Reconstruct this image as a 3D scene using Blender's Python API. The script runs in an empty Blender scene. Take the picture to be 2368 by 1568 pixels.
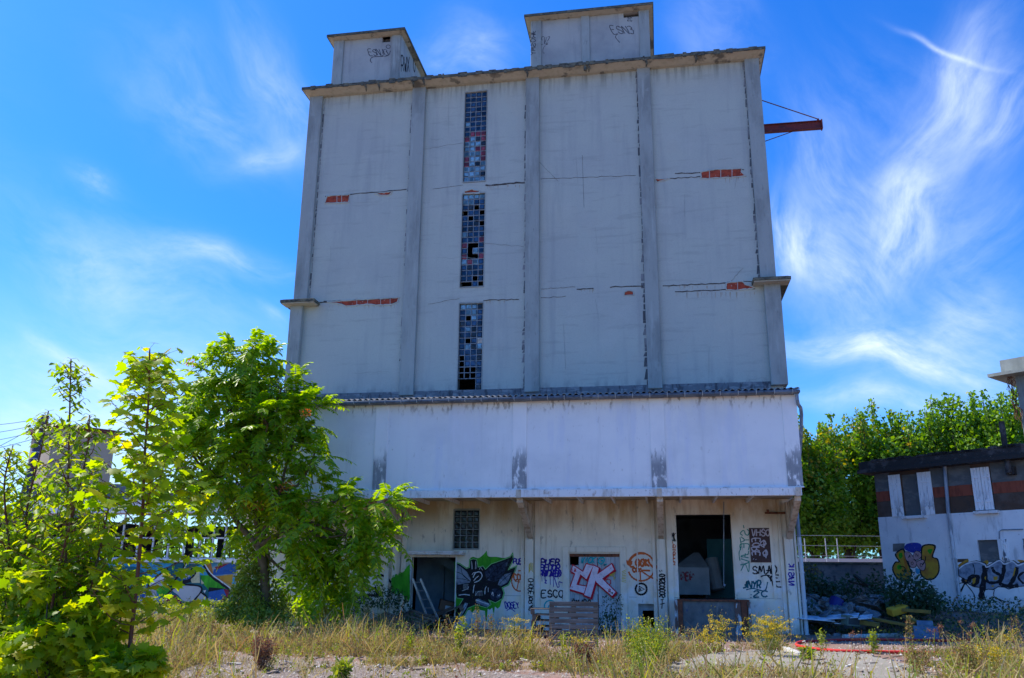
import bpy, math, random
import numpy as np
from mathutils import Vector, Matrix
from mathutils.geometry import tessellate_polygon
random.seed(7); RG = np.random.default_rng(11)
R_ = math.radians
S = bpy.context.scene
COL = S.collection
# ---------------------------------------------------------------- camera
EYE = 1.35
FPX, YAW, PITCH, ROLL = 1985., -0.16883, 0.27698, 0.0091       # measured from the photograph (2367 px wide)
W_ = np.array([math.sin(YAW)*math.cos(PITCH), math.cos(YAW)*math.cos(PITCH), math.sin(PITCH)])
_r = np.array([math.cos(YAW), -math.sin(YAW), 0.]); _u = np.cross(_r, W_)
RT = _r*math.cos(ROLL)+_u*math.sin(ROLL); UP = -_r*math.sin(ROLL)+_u*math.cos(ROLL)
cd = bpy.data.cameras.new('camera'); cam = bpy.data.objects.new('camera', cd); COL.objects.link(cam)
cd.sensor_width = 36; cd.lens = FPX/2367*36; cd.clip_end = 5000; cd.clip_start = 0.05
M3 = Matrix([[RT[i], UP[i], -W_[i]] for i in range(3)]).to_4x4(); M3.translation = (0, 0, EYE)
cam.matrix_world = M3; S.camera = cam
# ---------------------------------------------------------------- light
SUN_EL, SUN_AZ = R_(55), R_(-75)       # azimuth from +Y, towards +X positive
sd = Vector((math.sin(SUN_AZ)*math.cos(SUN_EL), math.cos(SUN_AZ)*math.cos(SUN_EL), math.sin(SUN_EL)))
sl = bpy.data.lights.new('sun', 'SUN'); sl.energy = 4.2; sl.angle = R_(.5); sl.color = (1, .93, .8)
so = bpy.data.objects.new('sun', sl); COL.objects.link(so); so.rotation_euler = sd.to_track_quat('Z', 'Y').to_euler()
S.view_settings.view_transform = 'Standard'; S.view_settings.look = 'None'
S.view_settings.exposure = 0.65; S.view_settings.gamma = 1; S.view_settings.use_curve_mapping = False
S.cycles.max_bounces = 6; S.cycles.transparent_max_bounces = 8
S.cycles.use_denoising = True
wd = bpy.data.worlds.new('World'); S.world = wd; wd.use_nodes = True
nt = wd.node_tree; NN = nt.nodes; LK = nt.links
for n in list(NN): NN.remove(n)
def nn(tree, t, **k):
    n = tree.nodes.new(t)
    for a, b in k.items(): setattr(n, a, b)
    return n
def inp(tree, sock, v):
    if isinstance(v, bpy.types.NodeSocket): tree.links.new(v, sock)
    else: sock.default_value = v
def mth(tree, op, a, b=0.0, c=None, clamp=False):
    n = nn(tree, 'ShaderNodeMath', operation=op, use_clamp=clamp); inp(tree, n.inputs[0], a); inp(tree, n.inputs[1], b)
    if c is not None: inp(tree, n.inputs[2], c)
    return n.outputs[0]
def mixc(tree, f, a, b, blend='MIX'):
    n = nn(tree, 'ShaderNodeMix', data_type='RGBA', blend_type=blend); inp(tree, n.inputs[0], f)
    for s, v in ((n.inputs[6], a), (n.inputs[7], b)):
        if isinstance(v, (tuple, list)) and len(v) == 3: v = (*v, 1)
        inp(tree, s, v)
    return n.outputs[2]
def mapr(tree, v, a, b, c=0., d=1.):
    n = nn(tree, 'ShaderNodeMapRange', clamp=True); n.interpolation_type = 'SMOOTHSTEP'
    for s, x in zip(n.inputs[:5], (v, a, b, c, d)): inp(tree, s, x)
    return n.outputs[0]
sky = nn(nt, 'ShaderNodeTexSky', sky_type='NISHITA'); sky.sun_disc = False
sky.sun_elevation = SUN_EL; sky.sun_rotation = SUN_AZ % (2*math.pi); sky.air_density = 1.0; sky.dust_density = .6; sky.ozone_density = 2.0
hs = nn(nt, 'ShaderNodeHueSaturation'); hs.inputs['Saturation'].default_value = 1.35; LK.new(sky.outputs[0], hs.inputs['Color'])
skyc = mixc(nt, 1.0, hs.outputs[0], (.42, 1.02, 1.68), 'MULTIPLY')
# wisps of cirrus, fixed to directions in the sky: azimuth and elevation in degrees
tc = nn(nt, 'ShaderNodeTexCoord'); sx = nn(nt, 'ShaderNodeSeparateXYZ'); LK.new(tc.outputs['Generated'], sx.inputs[0])
az = mth(nt, 'MULTIPLY', mth(nt, 'ARCTAN2', sx.outputs[0], sx.outputs[1]), 57.2958)
el = mth(nt, 'MULTIPLY', mth(nt, 'ARCSINE', sx.outputs[2]), 57.2958)
def azel(x, y):
    d = (x-1183.5)/FPX*RT-(y-784)/FPX*UP+W_; d /= np.linalg.norm(d)
    return math.degrees(math.atan2(d[0], d[1])), math.degrees(math.asin(d[2]))
cmb = nn(nt, 'ShaderNodeCombineXYZ'); LK.new(az, cmb.inputs[0]); LK.new(el, cmb.inputs[1])
wn = nn(nt, 'ShaderNodeTexNoise'); wn.inputs['Scale'].default_value = .09; wn.inputs['Detail'].default_value = 2; LK.new(cmb.outputs[0], wn.inputs['Vector'])
wsep = nn(nt, 'ShaderNodeSeparateColor'); LK.new(wn.outputs['Color'], wsep.inputs[0])
azw = mth(nt, 'ADD', az, mth(nt, 'MULTIPLY', mth(nt, 'SUBTRACT', wsep.outputs[0], .5), 7.))
elw = mth(nt, 'ADD', el, mth(nt, 'MULTIPLY', mth(nt, 'SUBTRACT', wsep.outputs[1], .5), 7.))
def wisp(x0, y0, x1, y1, wdt, amt, sharp=1.0):
    a0, e0 = azel(x0, y0); a1, e1 = azel(x1, y1)
    ca, ce = (a0+a1)/2, (e0+e1)/2; L = math.hypot(a1-a0, e1-e0)/2; th = math.atan2(e1-e0, a1-a0)
    da = mth(nt, 'SUBTRACT', azw, ca); de = mth(nt, 'SUBTRACT', elw, ce)
    u = mth(nt, 'ADD', mth(nt, 'MULTIPLY', da, math.cos(th)), mth(nt, 'MULTIPLY', de, math.sin(th)))
    v = mth(nt, 'SUBTRACT', mth(nt, 'MULTIPLY', de, math.cos(th)), mth(nt, 'MULTIPLY', da, math.sin(th)))
    u2 = mth(nt, 'POWER', mth(nt, 'ABSOLUTE', mth(nt, 'DIVIDE', u, L)), 2.); v2 = mth(nt, 'POWER', mth(nt, 'ABSOLUTE', mth(nt, 'DIVIDE', v, wdt)), 2.)
    g = mth(nt, 'EXPONENT', mth(nt, 'MULTIPLY', mth(nt, 'ADD', u2, v2), -1.0))
    cm = nn(nt, 'ShaderNodeCombineXYZ'); inp(nt, cm.inputs[0], mth(nt, 'MULTIPLY', u, .20)); inp(nt, cm.inputs[1], mth(nt, 'MULTIPLY', v, .5)); cm.inputs[2].default_value = x0*.01
    f = nn(nt, 'ShaderNodeTexNoise'); f.inputs['Scale'].default_value = 1.0; f.inputs['Detail'].default_value = 6; f.inputs['Roughness'].default_value = .62; LK.new(cm.outputs[0], f.inputs['Vector'])
    n = mapr(nt, f.outputs[0], .18, .92)
    return mth(nt, 'MULTIPLY', mth(nt, 'MULTIPLY', g, n), amt)
wisps = [(2040, 640, 2140, 330, 2.0, 1.0), (2110, 330, 2290, 60, 1.6, .8), (1800, 640, 1830, 470, 2.4, 1.0), (1900, 120, 2150, 360, 4, .16), (2120, 600, 2366, 420, 3.2, .3), (1950, 880, 2366, 700, 2.5, .35), (1800, 790, 2290, 880, 1.3, 1.15),
         (1850, 560, 1990, 760, 2.6, .6), (2200, 330, 2366, 160, 2.0, .6), (2150, 700, 2366, 780, 3.2, .5), (1850, 930, 2250, 960, .7, .75), (1850, 250, 2050, 620, 2.6, .45),
         (560, 40, 720, 330, 1.6, .42), (350, 540, 690, 640, 1.1, .55), (560, 350, 700, 315, .8, .5), (60, 560, 420, 640, 1.8, .35), (150, 380, 260, 410, .7, .6), (0, 480, 600, 760, 3.0, .3), (1000, 100, 1180, 150, 2, .25), (0, 820, 700, 1000, 4., .5),
         (0, 1010, 400, 1080, 4., .8), (1000, 120, 1180, 60, 1.5, .3), (60, 740, 260, 860, .6, .55), (640, 740, 680, 790, .5, .5), (300, 150, 640, 330, 2.2, .3),
         (2120, 50, 2270, 150, .16, .8), (1560, 40, 1740, 90, 2, .25), (3000, 500, 3400, 900, 8, .7), (-900, 300, -300, 600, 9, .6)]
tot = None
for w in wisps:
    g = wisp(*w); tot = g if tot is None else mth(nt, 'ADD', tot, g)
# pale air near the horizon, stronger towards the sun
hz = mth(nt, 'MULTIPLY', mapr(nt, el, 20., 2., 0., 1.), mapr(nt, az, 10., -34., .12, .72))
bg = nn(nt, 'ShaderNodeBackground'); ow = nn(nt, 'ShaderNodeOutputWorld')
c1 = mixc(nt, hz, skyc, (4.6, 6.9, 9.4))
c2 = mixc(nt, mth(nt, 'MINIMUM', tot, .92), c1, (6.6, 7.6, 9.0))
LK.new(c2, bg.inputs[0]); bg.inputs[1].default_value = 0.098; LK.new(bg.outputs[0], ow.inputs[0])

# ---------------------------------------------------------------- helpers
def ray(x, y): return (x-1183.5)/FPX*RT-(y-784)/FPX*UP+W_
CAM = np.array([0, 0, EYE])
def PY(x, y, Y): d = ray(x, y); t = Y/d[1]; return d*t+CAM            # point on the plane Y=const seen at photo point (x, y)
def PZ(x, y, z=0.): d = ray(x, y); t = (z-EYE)/d[2]; return d*t+CAM
def proj(P):
    P = np.atleast_2d(P)-CAM; dz = P@W_; return np.stack([1183.5+FPX*(P@RT)/dz, 784-FPX*(P@UP)/dz], -1)
def crop(ox, oy, s): return lambda x, y: (ox+s*x, oy+s*y)
C4 = crop(866.8, 1098, .258); C5 = crop(1155.7, 1098, .258); C6 = crop(1444.7, 1098, .258)
CH = crop(2022.5, 982.4, .2764); C7 = crop(288.9, 1097.9, .2211); C3 = crop(520, 1097.9, .2211)
C1 = crop(635.7, 0, .2948); C2 = crop(1040.2, 0, .366)
class MB:
    def __init__(s): s.v = []; s.f = []; s.m = []
    def face(s, pts, mi=0):
        i = len(s.v); s.v += [tuple(map(float, p)) for p in pts]; s.f.append(tuple(range(i, i+len(pts)))); s.m.append(mi); return s
    def box(s, x0, x1, y0, y1, z0, z1, mi=0, M=None):
        P = [(x, y, z) for z in (z0, z1) for y in (y0, y1) for x in (x0, x1)]
        if M is not None: P = [tuple(M @ Vector(p)) for p in P]
        i = len(s.v); s.v += P
        for f in ((0, 2, 3, 1), (4, 5, 7, 6), (0, 1, 5, 4), (2, 6, 7, 3), (0, 4, 6, 2), (1, 3, 7, 5)): s.f.append(tuple(i+k for k in f)); s.m.append(mi)
        return s
    def tube(s, pts, r, n=8, mi=0, caps=True):
        pts = [Vector(p) for p in pts]; i0 = len(s.v); rs = r if isinstance(r, (list, tuple)) else [r]*len(pts)
        t0 = (pts[1]-pts[0]).normalized(); a = t0.orthogonal().normalized()
        for k, p in enumerate(pts):
            t = (pts[min(k+1, len(pts)-1)]-pts[max(k-1, 0)]).normalized(); a = (a-t*a.dot(t)).normalized(); b = t.cross(a)
            for j in range(n):
                an = 2*math.pi*j/n; s.v.append(tuple(p+(a*math.cos(an)+b*math.sin(an))*rs[k]))
        for k in range(len(pts)-1):
            for j in range(n):
                q = i0+k*n; s.f.append((q+j, q+(j+1) % n, q+n+(j+1) % n, q+n+j)); s.m.append(mi)
        if caps:
            s.f.append(tuple(i0+j for j in range(n))[::-1]); s.m.append(mi); e = i0+(len(pts)-1)*n; s.f.append(tuple(e+j for j in range(n))); s.m.append(mi)
        return s
    def beam(s, a, b, w, h, mi=0):
        a = Vector(a); b = Vector(b); t = (b-a).normalized(); side = t.cross(Vector((0, 0, 1)))
        side = side.normalized() if side.length > 1e-4 else Vector((1, 0, 0)); up = side.cross(t)
        i = len(s.v)
        for p in (a, b):
            for q, r in ((-1, -1), (1, -1), (1, 1), (-1, 1)): s.v.append(tuple(p+side*q*w/2+up*r*h/2))
        for f in ((3, 2, 1, 0), (4, 5, 6, 7), (0, 1, 5, 4), (1, 2, 6, 5), (2, 3, 7, 6), (3, 0, 4, 7)): s.f.append(tuple(i+k for k in f)); s.m.append(mi)
        return s
    def build(s, name, mats, parent=None, bevel=0, smooth=False):
        me = bpy.data.meshes.new(name); me.from_pydata(s.v, [], s.f); me.update()
        for m in (mats if isinstance(mats, (list, tuple)) else [mats]): me.materials.append(m)
        if len(me.materials) > 1: me.polygons.foreach_set('material_index', s.m)
        if smooth: me.polygons.foreach_set('use_smooth', [True]*len(me.polygons))
        o = bpy.data.objects.new(name, me); COL.objects.link(o)
        if parent: o.parent = parent
        if bevel:
            b = o.modifiers.new('b', 'BEVEL'); b.width = bevel; b.segments = 2; b.limit_method = 'ANGLE'
        return o
def npmesh(name, V, F, mats, parent=None, mi=None, smooth=False):
    """V (n,3); F (m,k) index array of equal-sized faces, or list of such"""
    if not isinstance(F, list): F = [F]
    me = bpy.data.meshes.new(name); me.vertices.add(len(V)); me.vertices.foreach_set('co', np.asarray(V, np.float32).ravel())
    idx = np.concatenate([f.ravel() for f in F]).astype(np.int32); tot = np.concatenate([np.full(len(f), f.shape[1]) for f in F]).astype(np.int32)
    me.loops.add(len(idx)); me.loops.foreach_set('vertex_index', idx); me.polygons.add(len(tot))
    me.polygons.foreach_set('loop_start', np.concatenate([[0], np.cumsum(tot)[:-1]]).astype(np.int32)); me.update(calc_edges=True)
    for m in (mats if isinstance(mats, (list, tuple)) else [mats]): me.materials.append(m)
    if mi is not None: me.polygons.foreach_set('material_index', mi.astype(np.int32))
    o = bpy.data.objects.new(name, me); COL.objects.link(o)
    if parent: o.parent = parent
    return o
def tag(o, label=None, cat=None, group=None, kind=None):
    if label: o['label'] = label
    if cat: o['category'] = cat
    if group: o['group'] = group
    if kind: o['kind'] = kind
    return o
def empty(name, loc=(0, 0, 0), rz=0):
    o = bpy.data.objects.new(name, None); COL.objects.link(o); o.location = loc; o.rotation_euler = (0, 0, rz); o.empty_display_size = .2
    return o
def copy_tree(o, parent=None):
    c = o.copy(); COL.objects.link(c); c.parent = parent
    for ch in [x for x in o.children]: copy_tree(ch, c)
    return c
def adopt(root, objs):
    """parts built in world coordinates get parented to an Empty standing at the thing's base"""
    for o in objs:
        o.parent = root; o.matrix_parent_inverse = root.matrix_basis.inverted()
def wallgrid(mb, x0, x1, z0, z1, y0, y1, holes=(), mi=0):
    xs = sorted({x0, x1, *[h[0] for h in holes], *[h[1] for h in holes]}); zs = sorted({z0, z1, *[h[2] for h in holes], *[h[3] for h in holes]})
    xs = [x for x in xs if x0 <= x <= x1]; zs = [z for z in zs if z0 <= z <= z1]
    def solid(i, j):
        if i < 0 or j < 0 or i >= len(xs)-1 or j >= len(zs)-1: return False
        cx, cz = (xs[i]+xs[i+1])/2, (zs[j]+zs[j+1])/2
        return not any(h[0] < cx < h[1] and h[2] < cz < h[3] for h in holes)
    for i in range(len(xs)-1):
        for j in range(len(zs)-1):
            if not solid(i, j): continue
            a, b, c, d = xs[i], xs[i+1], zs[j], zs[j+1]
            mb.face([(a, y0, c), (b, y0, c), (b, y0, d), (a, y0, d)], mi); mb.face([(b, y1, c), (a, y1, c), (a, y1, d), (b, y1, d)], mi)
            if not solid(i-1, j): mb.face([(a, y1, c), (a, y0, c), (a, y0, d), (a, y1, d)], mi)
            if not solid(i+1, j): mb.face([(b, y0, c), (b, y1, c), (b, y1, d), (b, y0, d)], mi)
            if not solid(i, j-1): mb.face([(a, y1, c), (b, y1, c), (b, y0, c), (a, y0, c)], mi)
            if not solid(i, j+1): mb.face([(a, y0, d), (b, y0, d), (b, y1, d), (a, y1, d)], mi)
    return mb
# ---- materials
MATS = {}
def pm(name, base, layers=(), rough=.85, bump=None, metal=0., spec=.3, rnd=None, coord='Object', trans=0., coat=0, holes=None):
    """layers: (colour, (sx,sy,sz), lo, hi, detail, amount[, zlo, zhi]) - noise-shaped wear over the base"""
    m = bpy.data.materials.new(name); m.use_nodes = True; t = m.node_tree; t.nodes.clear()
    out = nn(t, 'ShaderNodeOutputMaterial'); p = nn(t, 'ShaderNodeBsdfPrincipled')
    co = nn(t, 'ShaderNodeTexCoord').outputs[coord]
    c = (*base, 1)
    if rnd:
        g = nn(t, 'ShaderNodeNewGeometry'); cr = nn(t, 'ShaderNodeValToRGB'); t.links.new(g.outputs['Random Per Island'], cr.inputs[0])
        e = cr.color_ramp.elements
        for i, q in enumerate(rnd):
            pos = i/(len(rnd)-1)
            if i < 2: x = e[i]; x.position = pos
            else: x = e.new(pos)
            x.color = (*q, 1)
        cr.color_ramp.interpolation = 'LINEAR'; c = cr.outputs[0]
    sep = None
    for L in layers:
        mp = nn(t, 'ShaderNodeMapping'); t.links.new(co, mp.inputs[0]); mp.inputs['Scale'].default_value = L[1]; mp.inputs['Location'].default_value = (len(t.nodes)*1.7, len(t.nodes)*.9, len(t.nodes)*.4)
        n = nn(t, 'ShaderNodeTexNoise'); n.inputs['Scale'].default_value = 1; n.inputs['Detail'].default_value = L[4]; n.inputs['Roughness'].default_value = .6; t.links.new(mp.outputs[0], n.inputs['Vector'])
        f = mapr(t, n.outputs[0], L[2], L[3], 0., L[5])
        if len(L) > 6:
            if sep is None: sep = nn(t, 'ShaderNodeSeparateXYZ'); t.links.new(co, sep.inputs[0])
            f = mth(t, 'MULTIPLY', f, mapr(t, sep.outputs[2], L[6], L[7]))
        c = mixc(t, f, c, L[0])
    inp(t, p.inputs['Base Color'], c); p.inputs['Roughness'].default_value = rough; p.inputs['Metallic'].default_value = metal; p.inputs['Specular IOR Level'].default_value = spec
    if coat: p.inputs['Coat Weight'].default_value = coat
    if bump:
        mp = nn(t, 'ShaderNodeMapping'); t.links.new(co, mp.inputs[0]); mp.inputs['Scale'].default_value = bump[0] if isinstance(bump[0], tuple) else (bump[0],)*3
        n = nn(t, 'ShaderNodeTexNoise'); n.inputs['Scale'].default_value = 1; n.inputs['Detail'].default_value = 5; t.links.new(mp.outputs[0], n.inputs['Vector'])
        b = nn(t, 'ShaderNodeBump'); b.inputs['Strength'].default_value = bump[1]; b.inputs['Distance'].default_value = bump[2] if len(bump) > 2 else .02
        t.links.new(n.outputs[0], b.inputs['Height']); t.links.new(b.outputs[0], p.inputs['Normal'])
    sh = p.outputs[0]
    if trans:
        tr = nn(t, 'ShaderNodeBsdfTranslucent'); hsv = nn(t, 'ShaderNodeHueSaturation'); inp(t, hsv.inputs['Color'], c); hsv.inputs['Saturation'].default_value = 1.25; hsv.inputs['Value'].default_value = 1.9; hsv.inputs['Hue'].default_value = .485
        t.links.new(hsv.outputs[0], tr.inputs['Color']); mx = nn(t, 'ShaderNodeMixShader'); mx.inputs[0].default_value = trans
        t.links.new(sh, mx.inputs[1]); t.links.new(tr.outputs[0], mx.inputs[2]); sh = mx.outputs[0]
    if holes:
        n = nn(t, 'ShaderNodeTexNoise'); n.inputs['Scale'].default_value = holes[0]; n.inputs['Detail'].default_value = 8; n.inputs['Roughness'].default_value = .7; t.links.new(co, n.inputs['Vector'])
        tb = nn(t, 'ShaderNodeBsdfTransparent'); mx = nn(t, 'ShaderNodeMixShader'); t.links.new(mapr(t, n.outputs[0], holes[1], holes[2]), mx.inputs[0]); t.links.new(sh, mx.inputs[1]); t.links.new(tb.outputs[0], mx.inputs[2]); sh = mx.outputs[0]
    t.links.new(sh, out.inputs[0]); MATS[name] = m; return m
render = pm('tower_render', (.49, .53, .465), [((.50, .52, .45), (.5, .5, .35), .57, .59, 3, .5), ((.44, .47, .44), (.35, .35, .5), .35, .7, 6, .7), ((.21, .23, .235), (2.2, 2.2, .10), .58, .8, 6, .22), ((.2, .21, .18), (7, 7, .4), .44, .66, 6, .75, 18.0, 18.95), ((.34, .36, .33), (.8, .8, 7), .56, .68, 4, .35), ((.2, .215, .22), (4, 4, 1.5), .45, .65, 6, .6, 7.9, 7.3), ((.3, .32, .33), (3, 3, .25), .5, .78, 5, .4), ((.56, .59, .53), (1.2, 1.2, 1.2), .5, .75, 6, .35), ((.2, .22, .23), (26, 26, 26), .56, .75, 3, .3), ((.25, .27, .28), (60, 60, 60), .5, .7, 2, .25)], rough=.95, bump=(40, .35, .01))
render2 = pm('penthouse_render', (.44, .46, .43), [((.27, .29, .3), (.7, .7, .7), .35, .7, 6, .7), ((.2, .21, .22), (4, 4, .4), .5, .75, 6, .5), ((.2, .22, .23), (26, 26, 26), .56, .75, 3, .3), ((.2, .21, .22), (3, 3, 2), .42, .65, 6, .6, 19.9, 19.2)], rough=.95, bump=(40, .35, .01))
concrete = pm('pilaster_concrete', (.36, .395, .37), [((.2, .22, .21), (1.5, 1.5, .45), .4, .7, 6, .7), ((.47, .52, .49), (7, 7, .6), .55, .75, 5, .6), ((.15, .16, .16), (12, 12, 3), .58, .75, 6, .5), ((.42, .46, .44), (3, 3, 3), .55, .7, 6, .4)], rough=.9, bump=(25, .4, .01))
darkedge = pm('pilaster_edge_dark', (.1, .11, .12), [((.3, .31, .32), (8, 8, 1.5), .45, .6, 6, .9)], rough=.95)
cornice_m = pm('cornice_concrete', (.46, .43, .33), [((.10, .10, .09), (1.6, 1.6, 3), .53, .62, 7, .85), ((.3, .28, .2), (5, 5, 2), .45, .7, 5, .5), ((.6, .55, .42), (.8, .8, .8), .5, .7, 5, .4)], rough=.95, bump=(30, .4, .01))
moss = pm('slab_edge_mossy', (.10, .105, .085), [((.2, .19, .13), (3, 3, 6), .45, .6, 6, .8), ((.05, .055, .05), (9, 9, 14), .5, .62, 6, .9), ((.28, .29, .28), (6, 6, 6), .62, .72, 5, .6)], rough=.95, bump=(30, .6, .02))
white = pm('band_white_paint', (.84, .86, .86), [((.66, .69, .71), (.6, .6, .8), .35, .7, 6, .6), ((.66, .71, .82), (2, 2, .4), .52, .7, 5, .5), ((.45, .45, .42), (9, 9, 5), .62, .76, 5, .5), ((.16, .13, .10), (8, 8, 3), .52, .66, 6, .8, 6.05, 6.5), ((.44, .46, .48), (3.5, 3.5, .3), .52, .78, 6, .28), ((.36, .36, .36), (5, 5, 1.5), .54, .7, 6, .45, 4.3, 3.95), ((.82, .83, .88), (1.3, 1.3, .2), .56, .7, 5, .5)], rough=.85, bump=(30, .2, .008))
peel = pm('band_pilaster_peeling', (.88, .89, .88), [((.72, .74, .75), (2, 2, 1), .4, .7, 5, .4), ((.27, .29, .31), (5, 5, 2.5), .38, .50, 8, .95, 5.05, 4.55), ((.6, .62, .63), (16, 16, 3), .6, .66, 5, .8, 5.0, 4.4), ((.27, .29, .31), (12, 12, 3), .5, .56, 6, .8, 5.3, 4.75)], rough=.85, bump=(30, .25, .008))
lowwall = pm('ground_wall_paint', (.88, .82, .68), [((.66, .60, .50), (.8, .8, .8), .38, .68, 6, .65), ((.52, .36, .19), (1.6, 1.6, .5), .34, .6, 6, .9, 2.75, 3.6), ((.50, .43, .32), (7, 7, .5), .5, .72, 6, .6), ((.80, .83, .86), (3, 3, 3), .42, .66, 6, .7, 2.3, 1.2), ((.2, .2, .19), (8, 8, 3), .6, .74, 6, .7), ((.26, .25, .22), (5, 5, 2), .46, .62, 6, .6, .6, .1)], rough=.9, bump=(26, .3, .01))
trimw = pm('painted_trim_worn', (.80, .81, .81), [((.4, .36, .3), (4, 4, 1.2), .5, .7, 6, .7), ((.3, .3, .3), (20, 20, 8), .6, .7, 5, .8), ((.36, .24, .15), (3, 3, 3), .6, .72, 6, .6)], rough=.8, bump=(30, .3, .01))
bracketm = pm('bracket_concrete_stained', (.64, .57, .47), [((.32, .22, .13), (4, 4, 2), .42, .66, 6, .8), ((.2, .18, .16), (14, 14, 9), .58, .7, 5, .7)], rough=.9, bump=(30, .4, .01))
soffit_m = pm('soffit_boards', (.58, .5, .38), [((.25, .17, .1), (2, 5, 2), .42, .65, 6, .8), ((.6, .58, .55), (1, 6, 1), .6, .7, 4, .5)], rough=.9)
brick = pm('exposed_brick', (.42, .075, .04), [((.22, .04, .025), (6, 6, 9), .42, .65, 4, .8), ((.5, .42, .38), (14, 14, 14), .6, .7, 5, .6)], rough=.95, bump=(30, .7, .02))
cavity = pm('crack_and_hollow_shade', (.07, .065, .06), [((.2, .2, .19), (15, 15, 15), .5, .62, 5, .8)], rough=1)
rust = pm('rusty_steel', (.17, .06, .035), [((.28, .1, .05), (6, 6, 6), .45, .65, 6, .8), ((.06, .03, .025), (9, 9, 5), .5, .65, 6, .8)], rough=.75, bump=(40, .4, .01), metal=.2)
oxide = pm('red_oxide_paint', (.2, .035, .03), [((.1, .03, .03), (3, 3, 6), .42, .65, 6, .8), ((.4, .17, .12), (9, 9, 9), .6, .72, 5, .7)], rough=.55, metal=.1)
zinc = pm('zinc_gutter', (.1, .12, .15), [((.2, .23, .27), (2, 2, 6), .45, .65, 5, .8), ((.05, .05, .06), (12, 12, 12), .5, .65, 5, .7)], rough=.5, metal=.5)
pipe_m = pm('grey_downpipe', (.2, .26, .33), [((.42, .46, .5), (9, 9, 1.2), .5, .62, 6, .8)], rough=.55, metal=.2)
pipe_w = pm('pale_downpipe', (.55, .6, .64), [((.18, .21, .25), (9, 9, 1.2), .5, .62, 6, .8)], rough=.6, metal=.1)
fibro = pm('corrugated_sheet', (.36, .34, .31), [((.17, .16, .15), (3, 3, 3), .42, .65, 6, .8), ((.5, .45, .36), (8, 8, 8), .58, .7, 5, .7)], rough=.95, bump=(40, .4, .01))
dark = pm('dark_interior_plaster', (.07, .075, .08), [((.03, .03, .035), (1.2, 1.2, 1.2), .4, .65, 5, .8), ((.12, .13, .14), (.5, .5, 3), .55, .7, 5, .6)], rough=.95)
inner = pm('interior_wall_paint', (.34, .42, .48), [((.12, .14, .17), (1.2, 1.2, 1.2), .4, .65, 5, .7)], rough=.95)
wood = pm('weathered_pallet_wood', (.19, .155, .125), [((.09, .07, .055), (1.5, 14, 14), .42, .62, 7, .8), ((.32, .28, .24), (2, 22, 22), .58, .7, 6, .7), ((.05, .04, .035), (7, 7, 7), .66, .72, 4, .8)], rough=.9, bump=((3, 40, 40), .5, .01))
woodl = pm('sun_bleached_wood', (.36, .31, .25), [((.18, .14, .11), (1.5, 14, 14), .42, .62, 7, .7)], rough=.9, bump=((3, 40, 40), .4, .01))
doorw = pm('painted_plank_door', (.5, .56, .6), [((.28, .32, .36), (6, 6, .8), .45, .68, 6, .7), ((.2, .16, .12), (20, 20, 2), .62, .7, 5, .8)], rough=.8, bump=((20, 20, 2), .3, .01))
blk = lambda n, c, r=.45: pm(n, c, [(tuple(x*.6 for x in c), (6, 6, 6), .45, .7, 5, .5)], rough=.8, holes=(14, .56, .72))
p_black = blk('spray_black', (.012, .014, .02)); p_blue = blk('spray_dark_blue', (.035, .02, .33)); p_red = blk('spray_red', (.55, .008, .03)); p_pink = blk('spray_pale_pink', (.85, .72, .82))
p_green = pm('spray_green', (.03, .3, .01), [((.08, .5, .02), (5, 5, 1.5), .45, .65, 6, .8), ((.012, .09, .012), (9, 9, 2), .55, .7, 6, .6)], rough=.6); p_lime = blk('spray_pale_green', (.3, .7, .3)); p_teal = blk('spray_teal', (.01, .42, .48)); p_orange = blk('spray_orange', (.62, .13, .03)); p_yel = blk('spray_yellow', (.62, .47, .02))
p_wht = blk('spray_white', (.7, .74, .78)); p_navy = pm('spray_navy_fill', (.03, .045, .085), [((.14, .19, .26), (5, 5, 5), .5, .7, 5, .8), ((.006, .008, .015), (9, 9, 9), .48, .6, 5, .8)], rough=.85)
p_grey = pm('spray_steel_fill', (.26, .32, .4), [((.1, .13, .2), (6, 6, 6), .45, .65, 5, .8)], rough=.85)
p_dteal = blk('spray_dark_teal', (.015, .13, .17)); p_sky = blk('spray_sky_blue', (.05, .33, .55)); p_mid = blk('spray_mid_blue', (.03, .12, .4)); p_chrome = pm('spray_silver_fill', (.42, .44, .5), [((.28, .29, .36), (2, 2, 2), .4, .65, 5, .6)], rough=.35, metal=.3)
p_och = pm('spray_ochre', (.5, .3, .03), [((.35, .13, .03), (3, 3, 3), .42, .65, 5, .8)], rough=.6); p_fr = blk('spray_flesh_pink', (.5, .3, .3)); p_mar = blk('spray_maroon', (.28, .03, .05))
# ---- planes on which paint is laid
class Plane:
    def __init__(s, p0, n): s.p0 = np.array(p0, float); s.n = np.array(n, float)/np.linalg.norm(n); s.t = np.cross([0, 0, 1.], -s.n)*-1
    def pt(s, x, y, off=0.):
        d = ray(x, y); t = ((s.p0-CAM)@s.n)/(d@s.n); return CAM+d*t+s.n*off
WALL = Plane((0, 27, 0), (0, -1, 0))
def smooth_line(pts, k=5, closed=False):
    P = [np.array(p, float) for p in pts]
    if len(P) < 3: return P
    Q = [P[0]]+P+[P[-1]] if not closed else [P[-1]]+P+[P[0], P[1]]
    out = []
    for i in range(1, len(Q)-2):
        for j in range(k):
            t = j/k; a, b, c, d = Q[i-1:i+3]
            out.append(.5*((2*b)+(c-a)*t+(2*a-5*b+4*c-d)*t*t+(3*b-a-3*c+d)*t**3))
    out.append(Q[-2]); return out
LAY = [0]
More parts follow.
